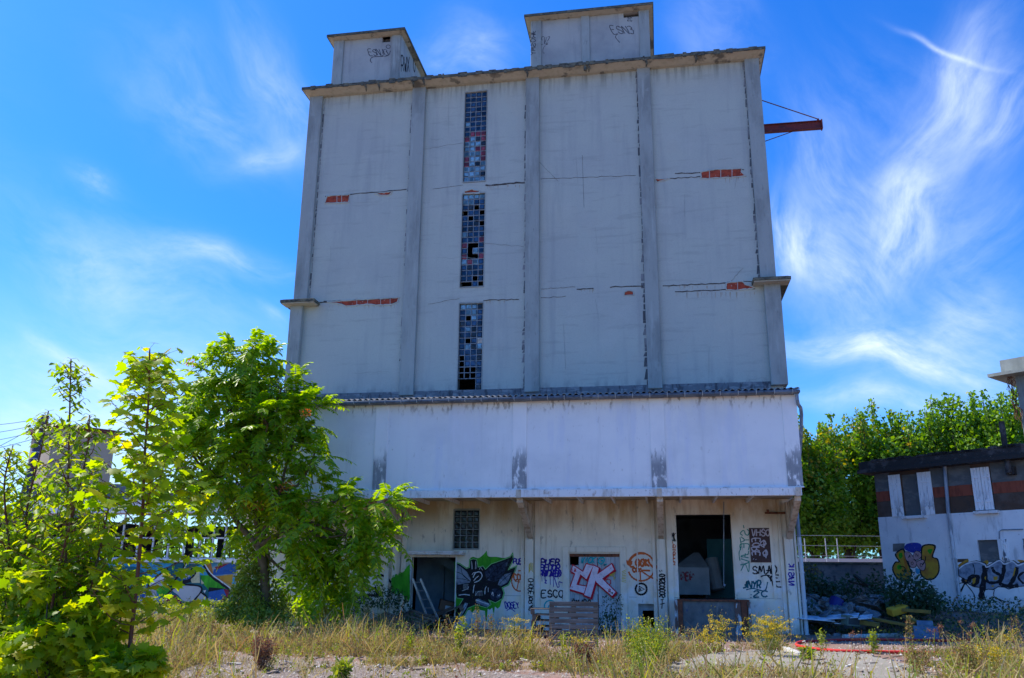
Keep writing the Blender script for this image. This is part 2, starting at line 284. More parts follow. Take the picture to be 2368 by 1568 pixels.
def ribbon(mb, plane, pts, w, off, mi=0, smooth=True, closed=False):
    """a stroke of paint w metres wide following photo points pts"""
    P = smooth_line(pts, closed=closed) if smooth else [np.array(p, float) for p in pts]
    LAY[0] = (LAY[0]+1) % 12; off = off+LAY[0]*.00025
    X = [plane.pt(p[0], p[1], off) for p in P]; n = len(X); A = []; B = []
    for i in range(n):
        t = X[min(i+1, n-1)]-X[max(i-1, 0)]; L = np.linalg.norm(t)
        if L < 1e-6: t = np.array([1, 0, 0.]); L = 1
        sd_ = np.cross(t/L, plane.n); ww = w*1.25*(.5+.09*math.sin(i*1.7+LAY[0]))
        A.append(X[i]+sd_*ww); B.append(X[i]-sd_*ww)
    i0 = len(mb.v)
    for a, b in zip(A, B): mb.v += [tuple(a), tuple(b)]
    for i in range(n-1): mb.f.append((i0+2*i, i0+2*i+1, i0+2*i+3, i0+2*i+2)); mb.m.append(mi)
def shape(mb, plane, pts, off, mi=0, smooth=0):
    P = smooth_line(pts, 4, True)[:-1] if smooth else pts
    V = [Vector(plane.pt(p[0], p[1], off)) for p in P]; i0 = len(mb.v); mb.v += [tuple(v) for v in V]
    for t in tessellate_polygon([V]): mb.f.append(tuple(i0+k for k in t)); mb.m.append(mi)
def expand(P, d):
    P = [np.array(p, float) for p in P]; n = len(P); A = sum(P[i][0]*P[(i+1) % n][1]-P[(i+1) % n][0]*P[i][1] for i in range(n)); sg = 1 if A > 0 else -1; out = []
    for i in range(n):
        a = P[i]-P[i-1]; b = P[(i+1) % n]-P[i]; na = np.array([a[1], -a[0]])/(np.linalg.norm(a)+1e-9); nb = np.array([b[1], -b[0]])/(np.linalg.norm(b)+1e-9)
        m = na+nb; L = np.linalg.norm(m); m = m/L if L > 1e-3 else na; k = 1/max(.45, m@na); out.append(tuple(P[i]+sg*m*d*k))
    return out
FONT = {'A': '00,41,52,79,90|24,74', 'B': '00,09,69,86,55,05|55,83,60,00', 'C': '87,69,29,05,21,60,82', 'D': '00,09,59,85,50,00', 'E': '80,00,09,89|05,65', 'F': '00,09,89|05,65',
        'G': '87,49,05,20,70,84,44', 'H': '00,09|80,89|05,85', 'I': '40,49', 'J': '79,72,30,02', 'K': '00,09|89,05,80', 'L': '09,00,80', 'M': '00,19,43,79,90', 'N': '00,09,80,89', 'O': '49,06,12,50,84,78,49',
        'P': '00,09,69,86,64,04', 'Q': '49,06,12,50,84,78,49|52,90', 'R': '00,09,69,86,54,04|44,80', 'S': '87,59,17,25,74,81,30,02', 'T': '09,89|49,40', 'U': '09,02,40,82,89', 'V': '09,40,89', 'W': '09,20,45,60,89',
        'X': '09,80|00,89', 'Y': '09,45,89|45,40', 'Z': '09,89,00,80', '2': '07,39,77,55,00,80', '0': '49,06,12,50,84,78,49', '3': '08,59,76,35,74,50,01', '8': '55,17,49,87,33,10,60,82,55', '1': '26,49,40', '6': '79,25,03,40,83,45,04',
        'Φ': '59,16,32,63,76,59|50,59|13,85', '.': '40,51', '!': '49,43|40,41', ' ': ''}
def write(mb, plane, text, x0, y0, dx, dy, w, off, mi=0, slant=0., vert=False, jit=.6):
    """text as brush strokes in the photo rectangle x0..x0+dx, y0 (top)..y0+dy"""
    n = len(text)
    for i, ch in enumerate(text):
        for st in FONT.get(ch, '').split('|'):
            if not st: continue
            pts = []
            for q in st.split(','):
                u, v = int(q[0])/9*.86, int(q[1])/9
                if vert: px = x0+v*dx if vert == 'L' else x0+(1-v)*dx; py = y0+dy*((i+u)/n) if vert != 'L' else y0+dy*(1-(i+u)/n)
                else: px = x0+dx*((i+u)/n)+slant*v*dy; py = y0+dy*(1-v)
                pts.append((px+random.uniform(-jit, jit), py+random.uniform(-jit, jit)))
            ribbon(mb, plane, pts, w, off, mi)
# ================================================================ GROUND
HX, HY = 7.75, 32.0
hd = np.array([.7405, -.672, 0.]); hn = np.array([-.672, -.7405, 0.])      # along the right house's front (towards the camera), and its outward normal
def ground_h(x, y):
    x = np.asarray(x, float); y = np.asarray(y, float)
    dd = (x-HX)*hn[0]+(y-HY)*hn[1]; al = (x-HX)*hd[0]+(y-HY)*hd[1]
    def ss(a, b, v): t = np.clip((v-a)/(b-a), 0, 1); return t*t*(3-2*t)
    bank = .62*ss(4.2, 1.2, dd)*ss(-6, -1, al)*ss(4.4, 5.4, x)
    return bank+.0*x
gx = np.concatenate([np.arange(-600, -40, 40), np.arange(-40, 30, .5), np.arange(30, 601, 40)]); gy = np.concatenate([np.arange(-300, -6, 30), np.arange(-6, 60, .5), np.arange(60, 900, 40)])
GX, GY = np.meshgrid(gx, gy); GZ = ground_h(GX, GY)
nx = len(gx); V = np.stack([GX.ravel(), GY.ravel(), GZ.ravel()], -1); I = np.arange(len(V)).reshape(GX.shape)
F = np.stack([I[:-1, :-1].ravel(), I[:-1, 1:].ravel(), I[1:, 1:].ravel(), I[1:, :-1].ravel()], -1)
asph = pm('old_reddish_asphalt', (.28, .165, .12), [((.2, .12, .095), (.5, .5, .5), .38, .65, 6, .8), ((.36, .28, .22), (1.6, 1.6, 1.6), .48, .66, 7, .7), ((.46, .4, .33), (38, 38, 38), .56, .68, 3, .7), ((.07, .055, .05), (30, 30, 30), .57, .7, 3, .7), ((.14, .13, .06), (2.2, 2.2, 2.2), .58, .68, 6, .7)], rough=.95, bump=(45, .8, .03))
g = npmesh('ground', V, F, asph); tag(g, kind='structure')
conc = pm('concrete_paving', (.25, .225, .18), [((.3, .28, .24), (.9, .9, .9), .38, .66, 6, .7), ((.33, .30, .24), (3, 3, 3), .52, .7, 6, .6), ((.16, .15, .13), (30, 30, 30), .6, .72, 4, .7), ((.45, .42, .35), (50, 50, 50), .6, .7, 3, .6)], rough=.95, bump=(50, .6, .02))
def flat(name, pts, z, m, h=0.):
    mb = MB(); P = [PZ(x, y, z) for x, y in pts]; V = [Vector(p) for p in P]; mb.v = [tuple(v) for v in V]
    for t in tessellate_polygon([V]): mb.f.append(tuple(t)); mb.m.append(0)
    o = mb.build(name, m); tag(o, kind='structure'); return o
SLAB = [(1500, 1600), (1540, 1538), (1650, 1509), (1760, 1503), (1985, 1509), (2050, 1524), (2130, 1545), (2200, 1580), (2300, 1700), (1500, 1700)]
PAVE = [(1500, 1553), (2366, 1553), (2366, 1700), (1500, 1700)]
flat('concrete_slab_path', SLAB, .02, conc)
gravel = pm('gravelly_path_surface', (.25, .195, .16), [((.19, .15, .125), (.9, .9, .9), .38, .66, 6, .7), ((.6, .52, .44), (30, 30, 30), .55, .68, 3, .9), ((.1, .07, .06), (24, 24, 24), .56, .7, 3, .8)], rough=.95, bump=(36, 1., .04))
PATH = [(300, 1640), (430, 1545), (520, 1520), (650, 1518), (770, 1530), (900, 1540), (1080, 1548), (1250, 1562), (1400, 1640), (1300, 2000), (400, 2000)]
flat('gravel_path', PATH, .012, gravel)
PATCH1 = [(930, 1478), (900, 1466), (1150, 1462), (1560, 1470), (1560, 1502), (1300, 1506), (1080, 1498)]
PATCH2 = [(560, 1462), (620, 1449), (700, 1447), (720, 1462), (640, 1476)]
flat('concrete_apron', [(540, 1470), (600, 1447), (760, 1446), (740, 1470), (640, 1482)], .008, conc)
PATCH3 = [(1820, 1470), (2366, 1468), (2500, 1500), (2366, 1510), (2150, 1516), (1990, 1524), (1820, 1505)]
PATCH5 = [(1230, 1480), (1430, 1480), (1430, 1516), (1230, 1516)]
PATCH4 = [(1250, 1520), (1340, 1512), (1420, 1520), (1400, 1535), (1270, 1540)]
kerbm = pm('chalky_white_kerb', (.62, .6, .55), [((.25, .23, .2), (14, 14, 14), .5, .62, 6, .85)], rough=.9, bump=(30, .8, .02))
mb = MB(); a, b = PZ(1793, 1493), PZ(1868, 1525)
for k in range(6):
    p = a+(b-a)*k/6; q = a+(b-a)*(k+.93)/6; mb.beam((p[0], p[1], .03), (q[0], q[1], .03), .13, .08)
tag(mb.build('kerb', kerbm, bevel=.015), 'chalky white kerb line crossing the red asphalt by the hose', 'kerb')
mb = MB(); a, b = PZ(1950, 1475), PZ(2120, 1470); mb.beam((a[0], a[1], .04), (b[0], b[1], .04), .12, .09)
tag(mb.build('kerb', kerbm, bevel=.015), 'straight white kerb strip behind the red hose in the shade', 'kerb')
# ================================================================ WAREHOUSE
TB = empty('warehouse', (-4.2, 27, 0)); tag(TB, 'tall grey abandoned concrete warehouse tower with graffiti and strips of glass blocks', 'warehouse')
PARTS = []
def part(o, label=None):
    PARTS.append(o)
    if label: o['label'] = label
    return o
wz = [(-6.41, -5.61, 14.93, 18.57), (-6.41, -5.61, 11.03, 14.55), (-6.41, -5.61, 7.42, 10.47)]
TL, TR, YB = -12.33, 3.93, 37.
mb = wallgrid(MB(), TL, TR, 7.0, 18.93, 27, 27.22, wz)
part(mb.build('tower_wall', render))
mb = MB(); mb.box(TL, TL+.22, 27.22, YB, 7, 18.93); mb.box(TR-.22, TR, 27.22, YB, 7, 18.93); mb.box(TL+.22, TR-.22, YB-.22, YB, 7, 18.93)
part(mb.build('side_wall', render))
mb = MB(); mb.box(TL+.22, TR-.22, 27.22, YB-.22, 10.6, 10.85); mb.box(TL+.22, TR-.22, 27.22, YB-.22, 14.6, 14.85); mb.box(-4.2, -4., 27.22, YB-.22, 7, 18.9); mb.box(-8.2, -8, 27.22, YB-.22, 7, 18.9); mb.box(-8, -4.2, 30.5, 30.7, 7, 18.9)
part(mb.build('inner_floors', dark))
for i, (a, b) in enumerate([(-12.36, -11.86), (-8.38, -7.88), (-4.16, -3.68), (-.2, .25), (3.48, 3.96)]):
    mb = MB(); z0 = 7.3
    if i in (0, 4): z0 = 10.72
    mb.box(a, b, 26.86, 27.001, z0, 18.93)
    o = part(mb.build('pilaster', concrete, bevel=.02))
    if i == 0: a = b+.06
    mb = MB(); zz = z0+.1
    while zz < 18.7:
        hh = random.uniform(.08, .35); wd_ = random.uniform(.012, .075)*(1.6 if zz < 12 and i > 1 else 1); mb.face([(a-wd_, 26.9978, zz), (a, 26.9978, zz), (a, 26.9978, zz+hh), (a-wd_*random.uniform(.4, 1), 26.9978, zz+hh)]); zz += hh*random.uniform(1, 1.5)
    e = mb.build('pilaster_edge_strip', darkedge); e.parent = o  # ragged darker strip on the wall beside one pilaster edge
mb = MB(); mb.box(-12.42, -11.98, 26.8, 27.001, 7.3, 10.62); mb.box(-12.42, -12.332, 27.001, YB, 7.3, 10.62); part(mb.build('pilaster', concrete, bevel=.02), 'thicker lower corner pilaster under the ledge')
mb = MB(); mb.box(3.56, 4.06, 26.8, 27.001, 7.3, 10.62); mb.box(3.932, 4.06, 27.001, YB, 7.3, 10.62); part(mb.build('pilaster', concrete, bevel=.02), 'thicker lower corner pilaster under the ledge')
for x0, x1 in ((-12.68, -11.42), (3.2, 4.36)):
    mb = MB(); mb.box(x0, x1, 26.5, 27.0, 10.62, 10.72); mb.box(x0 if x0 < 0 else 3.94, TL-.002 if x0 < 0 else x1, 27., YB, 10.62, 10.72)
    mb.box(x0+.06, x1-.06, 26.56, 27.0, 10.72, 10.75)
    part(mb.build('ledge', moss, bevel=.012))
    mb = MB(); mb.box(x0+.03, x1-.03, 26.53, 27.0, 10.585, 10.617); o = part(mb.build('ledge_soffit', cornice_m))
# roof slab: moss-dark thin top edge over a cream cove
def cove(x0, x1, y0, zt, wall_y, rx0, rx1, yb, drop=.17, dm=cornice_m):
    mb = MB(); mb.box(x0, x1, y0, yb, zt-.1, zt, 1)
    zb = zt-.1-drop
    q = [(x0+.03, y0+.03, zt-.1), (x1-.03, y0+.03, zt-.1), (rx1, wall_y, zb), (rx0, wall_y, zb)]
    mb.face([q[0], q[3], q[2], q[1]], 0); mb.face([(x0+.03, y0+.03, zt-.1), (x0+.03, yb, zt-.1), (rx0, yb, zb), (rx0, wall_y, zb)], 0)
    mb.face([(x1-.03, y0+.03, zt-.1), (rx1, wall_y, zb), (rx1, yb, zb), (x1-.03, yb, zt-.1)], 0)
    mb.face([(rx0, wall_y, zb), (rx0, yb, zb), (rx1, yb, zb), (rx1, wall_y, zb)], 0)
    return mb
part(cove(-12.55, 4.16, 26.5, 18.93+.12, 26.84, -12.36, 3.97, YB+.2, .1).build('roof_slab', [cornice_m, moss]))
mb = MB()
for k in range(60):
    x = random.uniform(-12.4, 4.0); s = random.uniform(.05, .3)
    mb.box(x, x+s, 26.49-random.uniform(0, .015), 26.52, 18.93+random.uniform(-.035, .02), 19.055+random.uniform(0, .04))
for k in range(9):
    x = [-9.6, -8.3, -10.1, -4.1, -1.9, -2.0, .1, -7.9, 1.8][k]; mb.tube([(x, 26.5, 18.96), (x+.05, 26.56, 18.82), (x+.02, 26.66, 18.74)], [.05, .04, .015], 6)
part(mb.build('moss_clumps', moss))
mb = MB(); mb.tube([(-2.0, 26.55, 18.96), (-2.0, 26.5, 18.72)], .05, 8); part(mb.build('roof_spout', moss))
# penthouses
def house_top(name, xs, y0, y1, z0, z1, lab, xl, xr, hatch):
    P = empty(name, ((xs[0][0]+xs[-1][1])/2, y0, z0)); kids = []
    holes = [hatch]
    mb = wallgrid(MB(), xl, xr, z0, z1, y0, y0+.15, holes); mb.box(xl, xl+.15, y0+.15, y1, z0, z1); mb.box(xr-.15, xr, y0+.15, y1, z0, z1); mb.box(xl, xr, y1-.15, y1-.001, z0, z1)
    kids.append(mb.build('wall', render2))
    for a, b in xs: kids.append(MB().box(a, b, y0-.06, y0+.002, z0, z1, 0).build('pilaster', concrete, bevel=.015))
    kids.append(MB().box(hatch[0]-.05, hatch[1]+.05, y0+.16, y0+.4, hatch[2]-.05, hatch[3]+.05).build('hatch_shade_block', cavity))  # dark block behind the opening, standing in for its shaded inside
    kids.append(cove(xl-.22, xr+.2, y0-.3, z1+.12, y0-.07, xl-.02, xr+.02, y1+.2, .04).build('roof_slab', [cornice_m, moss]))
    adopt(P, kids); P.parent = TB; P.matrix_parent_inverse = TB.matrix_basis.inverted(); P['label'] = lab; return P, kids
LPY = 27.35
LP, lk = house_top('penthouse', [(-11.75, -11.35), (-9.42, -9.08)], LPY, 31.6, 19.0, 21.52, 'smaller rooftop lift housing on the left', -11.75, -9.05, (-9.82, -9.5, 21.27, 21.5))
RP, rk = house_top('penthouse', [(-4.05, -3.66), (-2.17, -1.87), (-.07, .3)], LPY, 31.6, 19.0, 21.55, 'wider rooftop housing on the right', -4.05, .27, (-.62, -.07, 21.33, 21.52))
# glass block windows
def gbm(n, c, r=.12): return pm(n, c, [(tuple(x*.5 for x in c), (9, 9, 9), .4, .7, 4, .7)], rnd=[tuple(x*.3 for x in c), c, tuple(min(1, x*2.2+.02) for x in c), tuple(x*.6 for x in c)], rough=r, spec=.35, bump=((60, 4, 4), .35, .01))
gA, gB, gC, gR, gW = gbm('glass_block_blue', (.012, .045, .10)), gbm('glass_block_pale', (.11, .23, .31), .3), gbm('glass_block_dark', (.012, .02, .03)), gbm('glass_block_red_paint', (.17, .03, .05), .4), gbm('glass_block_cream_infill', (.55, .5, .42), .8)
mort = pm('glass_block_mortar', (.26, .31, .34), [((.1, .12, .13), (8, 8, 8), .45, .65, 5, .8)], rough=.9)
def blockwin(x0, x1, z0, z1, rows, grid, y=27.06, fr=concrete):
    """grid rows from the top: b blue, p pale, d dark, r red, w cream, . missing, _ missing with its joints"""
    fb = MB(); fb.box(x0-.03, x0, 26.985, 27.15, z0-.03, z1+.03); fb.box(x1, x1+.03, 26.985, 27.15, z0-.03, z1+.03); fb.box(x0, x1, 26.985, 27.15, z1, z1+.05); fb.box(x0, x1, 26.98, 27.15, z0-.04, z0)
    f = fb.build('window', fr)
    cw, ch = (x1-x0)/4, (z1-z0)/rows; j = .011
    gb = MB(); jb = MB(); miss = lambda r, c: r < 0 or c < 0 or r >= rows or c > 3 or grid[r][c] == '.'
    for r in range(rows):
        for c in range(4):
            g = grid[r][c]; a = x0+c*cw; t = z1-r*ch
            if g not in '._':
                mi = 'bpdrwh'.index(g); i = len(gb.v); dy = random.uniform(-.004, .004)
                A = [(a+j, y, t-j), (a+cw-j, y, t-j), (a+cw-j, y, t-ch+j), (a+j, y, t-ch+j)]; k = .03
                Bq = [(a+j+k, y-.022+dy, t-j-k), (a+cw-j-k, y-.022-dy, t-j-k), (a+cw-j-k, y-.022, t-ch+j+k), (a+j+k, y-.022, t-ch+j+k)]
                gb.face([Bq[0], Bq[3], Bq[2], Bq[1]], mi)
                for q in range(4): gb.face([A[q], Bq[q], Bq[(q+1) % 4], A[(q+1) % 4]], mi)
    for r in range(rows+1):
        for c in range(4):
            if not (miss(r, c) and miss(r-1, c)) : jb.box(x0+c*cw, x0+(c+1)*cw, y-.012, y+.05, z1-r*ch-j, z1-r*ch+j)
    for c in range(5):
        for r in range(rows):
            if not (miss(r, c) and miss(r, c-1)): jb.box(x0+c*cw-j*.99, x0+c*cw+j*.99, y-.0115, y+.0495, z1-(r+1)*ch+j, z1-r*ch-j)
    o = gb.build('glass_blocks', [gA, gB, gC, gR, gW]); o.parent = f
    o = jb.build('mortar_joints', mort); o.parent = f
    part(f)
blockwin(-6.41, -5.61, 14.98, 18.55, 18, 'bbbb bbbb bbbb bbbb bbbb bbbb pbbb bbbb brrr rpdr pppd pprr pppr rppr rpdp pppp pppd pppp'.split())
blockwin(-6.41, -5.61, 11.05, 14.5, 17, 'pppp ppbb bd.b .bb. b.bb bbd. bdbb pbbb bbbr r..b b.pb r..r prpb bdbb bbbd bb.b ..b.'.split())
blockwin(-6.41, -5.61, 7.45, 10.44, 15, 'pppd bppb b.pb dbbb bpdb bbdb b.bw bpdp bbbd _bbd _bbb ___b ___b ...b ...d'.split())
blockwin(-6.4, -5.6, 2.38, 3.56, 6, ['dddd']*6)
# exposed brick patches, cracks and rust on the tower wall (paint-thin hollows with raised lips)
def crack(pts, w=.03, mi=0, mb=None): ribbon(mb, WALL, pts, w, .004, mi, smooth=False)
def jag(x0, y0, x1, y1, n=14, a=2.0): return [(x0+(x1-x0)*i/n, y0+(y1-y0)*i/n+random.uniform(-a, a)*.6) for i in range(n+1)]
mb = MB()
for p, w in [(jag(752, 455, 940, 438), .03), (jag(1122, 429, 1213, 422), .05), (jag(1250, 414, 1470, 406, 22), .012), (jag(1515, 415, 1620, 409), .025), (jag(1560, 402, 1622, 400, 8), .03), (jag(1622, 398, 1720, 392), .03), (jag(1622, 410, 1722, 407), .03),
             (jag(713, 702, 760, 699, 6), .03), (jag(748, 697, 921, 690), .03), (jag(1117, 695, 1200, 692), .025), (jag(1250, 668, 1330, 664), .01), (jag(1333, 670, 1372, 667, 5), .03), (jag(1410, 664, 1487, 661, 6), .03), (jag(1250, 689, 1308, 686, 6), .014),
             (jag(1532, 661, 1680, 655, 18), .03), (jag(1560, 675, 1745, 667, 20), .03), (jag(1680, 653, 1755, 651, 6), .025), (jag(1000, 437, 1070, 428, 8), .01), (jag(990, 704, 1062, 690, 8), .009), (jag(1247, 375, 1290, 420, 9), .006), (jag(1690, 650, 1718, 620, 6), .007), (jag(1350, 480, 1346, 360, 10), .006),
             (jag(1090, 562, 1210, 570, 9), .006), (jag(970, 348, 1070, 330, 9), .006)]: 
    mb = MB(); crack(p, w, 0, mb); part(mb.build('wall_crack', cavity))
bmort = pm('brick_mortar', (.45, .4, .37), rough=.95)
for k in range(26):
    x, y = random.uniform(760, 1740), random.uniform(230, 880)
    if any(abs(x-c-(840-y)*.0) < 34 for c in (955, 1095, 1232, 1495)): continue
    if random.random() < .55: P_ = jag(x, y, x+random.uniform(-10, 10), y+random.uniform(30, 110), 10, 3)
    else: P_ = jag(x, y, x+random.uniform(30, 90), y+random.uniform(-8, 2), 10, 3)
    mb = MB(); ribbon(mb, WALL, P_, random.uniform(.005, .009), .004, 0, smooth=False); part(mb.build('hairline_crack', concrete))
def brickpatch(poly, seams):
    mb = MB(); mm = MB()
    shape(mb, WALL, expand(poly, 1.1), .003, 1); shape(mb, WALL, poly, .006, 0)  # dark rim painted as the shaded edge of the broken render
    for x in seams:
        ys = [p[1] for p in poly]; xs = [p[0] for p in poly]
        ribbon(mm, WALL, [(x, min(ys)+(x-min(xs))*0), (x, max(ys))], .018, .0085, 0, smooth=False)
    o = part(mb.build('exposed_brick', [brick, cavity])); lp = MB(); E_ = expand(poly, 1.6); pts = []
    for i_ in range(len(E_)):
        p_, q_ = E_[i_], E_[(i_+1) % len(E_)]; m_ = max(1, int(math.hypot(q_[0]-p_[0], q_[1]-p_[1])/5))
        for t_ in range(m_): pts.append(WALL.pt(p_[0]+(q_[0]-p_[0])*t_/m_+random.uniform(-.8, .8), p_[1]+(q_[1]-p_[1])*t_/m_+random.uniform(-.8, .8), .004))
    lp.tube(pts+[pts[0]], [random.uniform(.014, .032) for _ in range(len(pts)+1)], 5, caps=False); q = lp.build('broken_lip', render); q.parent = o
    if seams: q = mm.build('brick_mortar', bmort); q.parent = o
brickpatch([(757, 455), (807, 452), (805, 467), (752, 469), (755, 460)], [779, 790])
brickpatch([(870, 448), (905, 445), (900, 450), (880, 451)], [])
brickpatch([(760, 699), (795, 697), (860, 693), (921, 690), (918, 697), (902, 703), (870, 704), (852, 702), (800, 707), (790, 702)], [825, 850, 880, 902])
brickpatch([(1622, 399), (1654, 394), (1712, 392), (1712, 399), (1722, 406), (1690, 409), (1622, 412)], [1640, 1666, 1692])
brickpatch([(1516, 415), (1545, 414), (1520, 419)], [])
brickpatch([(1680, 656), (1715, 652), (1722, 660), (1745, 666), (1700, 670), (1680, 669)], [1705])
brickpatch([(1445, 677), (1452, 674), (1462, 675), (1463, 681), (1444, 682)], [])
brickpatch([(1075, 443), (1090, 440), (1106, 443), (1106, 446), (1075, 446)], [])
rs = pm('rust_runs', (.38, .27, .14), [((.45, .42, .36), (9, 9, 1), .4, .6, 5, .9)], rough=.95); mb = MB()
for x0, x1, y, dy in [(1125, 1210, 430, 9), (1640, 1722, 412, 12), (1560, 1745, 678, 14), (1535, 1670, 663, 7), (760, 915, 708, 7), (1120, 1190, 697, 8), (1335, 1372, 671, 7), (1080, 1110, 452, 0)]:
    mb = MB()
    for k in range(int((x1-x0)/7)):
        x = random.uniform(x0, x1); l = random.uniform(.3, 1)*dy
        if l > 1: shape(mb, WALL, [(x, y-2), (x+random.uniform(.6, 1.6), y-2), (x+.9, y+l), (x+.5, y+l)], .0025)
    if mb.v: part(mb.build('rust_runs', rs))
part(MB().box(-11.96, 3.55, 26.93, 27.001, 7.0, 7.44).build('base_flashing', pm('dark_bitumen_flashing', (.16, .18, .2), [((.3, .32, .33), (3, 3, 12), .5, .62, 6, .8), ((.06, .06, .07), (8, 8, 3), .5, .65, 5, .8)], rough=.85, bump=(20, .5, .02))))
# projecting storey over the ground floor
BY = 24.6
mb = MB(); n = 680; X0, X1 = -12.5, 4.0; i0 = 0
for k in range(n+1):
    x = X0+(X1-X0)*k/n; zz = .028*math.sin(x/.177*2*math.pi)
    mb.v += [(x, 27.0, 7.12+zz), (x, BY-.2, 6.66+zz), (x, BY-.2, 6.645+zz)]
    if k: q = 3*k; mb.f += [(q-3, q-2, q+1, q), (q-2, q-1, q+2, q+1)]; mb.m += [0, 0]
part(mb.build('corrugated_roof', fibro))
mb = MB(); mb.box(-12.45, 3.98, BY-.32, BY-.04, 6.50, 6.6)
part(mb.build('gutter', zinc, bevel=.03))
mb = MB()
for k in range(34): x = -12.4+k*.49; mb.box(x, x+.018, BY-.33, BY-.03, 6.495, 6.606)
for k in range(50):
    x = random.uniform(-11, -4); mb.box(x, x+random.uniform(.04, .16), BY-.26, BY-.12, 6.6, 6.6+random.uniform(.005, .03))
part(mb.build('gutter_joints', pm('pale_gutter_debris', (.42, .42, .38), rough=.9)))
part(MB().box(-12.3, 3.87, BY, BY+.15, 3.93, 6.62).build('overhang_wall', white))
mb = MB(); mb.box(-12.3, -12.15, BY+.15, 27, 3.93, 6.6); mb.box(3.72, 3.87, BY+.15, 27, 3.93, 6.6); part(mb.build('overhang_side_wall', white))
for a, b in ((-12.33, -11.95), (-8.34, -7.94), (-4.15, -3.73), (-.17, .24), (3.5, 3.90)):
    part(MB().box(a, b, BY-.035, BY+.001, 3.96, 6.5).build('overhang_pilaster', peel, bevel=.008))
fas = MB().box(-12.35, 3.84, BY-.09, BY+.06, 3.71, 3.925).box(-12.35, 3.92, BY-.06, BY+.1, 3.926, 3.958)
part(fas.build('fascia_beam', trimw, bevel=.01))
for x in (-3.95, .02, 3.74):
    mb = MB()
    mb.box(x-.07, x+.07, BY-.11, BY-.088, 3.70, 3.93)
    for i in range(2):
        for j in range(3): mb.tube([(x-.035+i*.07, BY-.125, 3.75+j*.07), (x-.035+i*.07, BY-.108, 3.75+j*.07)], .014, 6)
    part(mb.build('riveted_plate', bracketm))
part(MB().box(-12.3, 3.85, BY+.16, 26.99, 3.84, 3.92).build('soffit', soffit_m))
for k in range(17):
    x = -12.2+k*.985
    if min(abs(x-c) for c in (-3.95, .02, 3.74)) > .2: part(MB().box(x, x+.06, BY+.065, 26.985, 3.735, 3.838).build('soffit_joist', trimw))
for x in (-12.1, -8.12, -3.94, .03, 3.74):   # triangular brackets carrying the overhang
    w = .085; mb = MB()
    P = [(BY+.07, 3.70), (BY+.07, 3.58), (26.85, 2.66), (26.85, 2.86)]
    mb.tube([(0, 0, 0), (0, 0, 1e-3)], .0001, 3) if 0 else None
    for s in (-1, 1): mb.face([(x+s*w, y, z) for y, z in (P if s > 0 else P[::-1])])
    for i in range(4):
        (y0, z0), (y1, z1) = P[i], P[(i+1) % 4]; mb.face([(x-w, y0, z0), (x+w, y0, z0), (x+w, y1, z1), (x-w, y1, z1)])
    mb.box(x-.05, x+.05, 26.6, 26.99, 2.87, 3.73)
    mb.face([(x, BY+.3, 3.73), (x, 26.6, 3.73), (x, 26.6, 2.95)]); part(mb.build('bracket', bracketm, bevel=.008))
# ground floor wall
def rect(c0, c1, y=27): a = PY(*c0, y); b = PY(*c1, y); return (a[0], b[0], b[2], a[2])
D1 = rect((953, 1288), (1050, 1452)); D2 = (-3.0+.05, -1.15, 0., 2.3); 
a = PY(1316, 1280, 27); b = PY(1436, 1445, 27); D2 = (a[0], b[0], 0., a[2]); D1 = (D1[0], D1[1], 0., D1[3])
HT = rect((1475, 1396), (1513, 1453)); DK = rect((1562, 1190), (1702, 1388)); DK = (DK[0], DK[1]-.02, .93, DK[3]); HT = (HT[0], HT[1], .12, HT[3])
GL, GR = -13.6, 3.95
mb = wallgrid(MB(), GL, GR, 0, 3.92, 27, 27.2, [(D1[0], D1[1], -.0, D1[3]), (D2[0], D2[1], 0., D2[3]), HT, DK, (-6.4, -5.6, 2.38, 3.56)])
part(mb.build('ground_wall', lowwall))
mb = MB(); mb.box(GL, GL+.2, 27.2, YB, 0, 7.); mb.box(GR-.2, GR, 27.2, YB, 0, 7.); mb.box(GL+.2, GR-.2, YB-.2, YB, 0, 7.)
mb.box(GL+.2, GR-.2, 27.2, YB-.2, 3.95, 4.15); mb.box(GL, GR, 27.001, 27.2, 3.93, 7.1)
part(mb.build('rear_wall', inner))
mb = MB(); mb.box(-.6, GR-.2, 27.201, YB-.2, .6, .92); mb.box(-.75, -.6, 27.201, YB-.2, 0, 3.94); mb.box(-4.4, -4.25, 27.201, YB-.2, 0, 3.94)
mb.box(-9, -8.9, 27.201, 33, 0, 3.94); mb.box(-9, -4.4, 33, 33.1, 0, 3.94)
part(mb.build('inner_partitions', inner)); part(MB().box(1.6, 3.7, 31.6, 31.7, .93, 2.9).build('added_partition', pm('added_partition_teal', (.12, .42, .5), [((.07, .25, .3), (1, 1, 1), .4, .65, 5, .7)], rough=.9)))  # partition added near the opening, its teal replacing a back wall light can't reach
for x0, x1 in ((GL, D1[0]-.25), (D1[1]+.02, -4.24), (-3.6, D2[0]-.27), (D2[1]+.25, HT[0]-.02), (HT[1]+.02, -.24), (.28, DK[0]-.03), (DK[1]+.05, 3.4)):
    part(MB().box(x0, x1, 26.9985, 27.001, 0, .975).build('plinth', lowwall))
    part(MB().box(x0, x1, 26.9980, 27.001, .975, .988).build('plinth_joint', concrete))
for x0, x1 in ((-12.3, -11.9), (-8.6, -8.45), (-8.35, -8.1), (-8.05, -7.9)): part(MB().box(x0, x1, 26.9, 27.0, 0, 3.83).build('column', lowwall, bevel=.02))
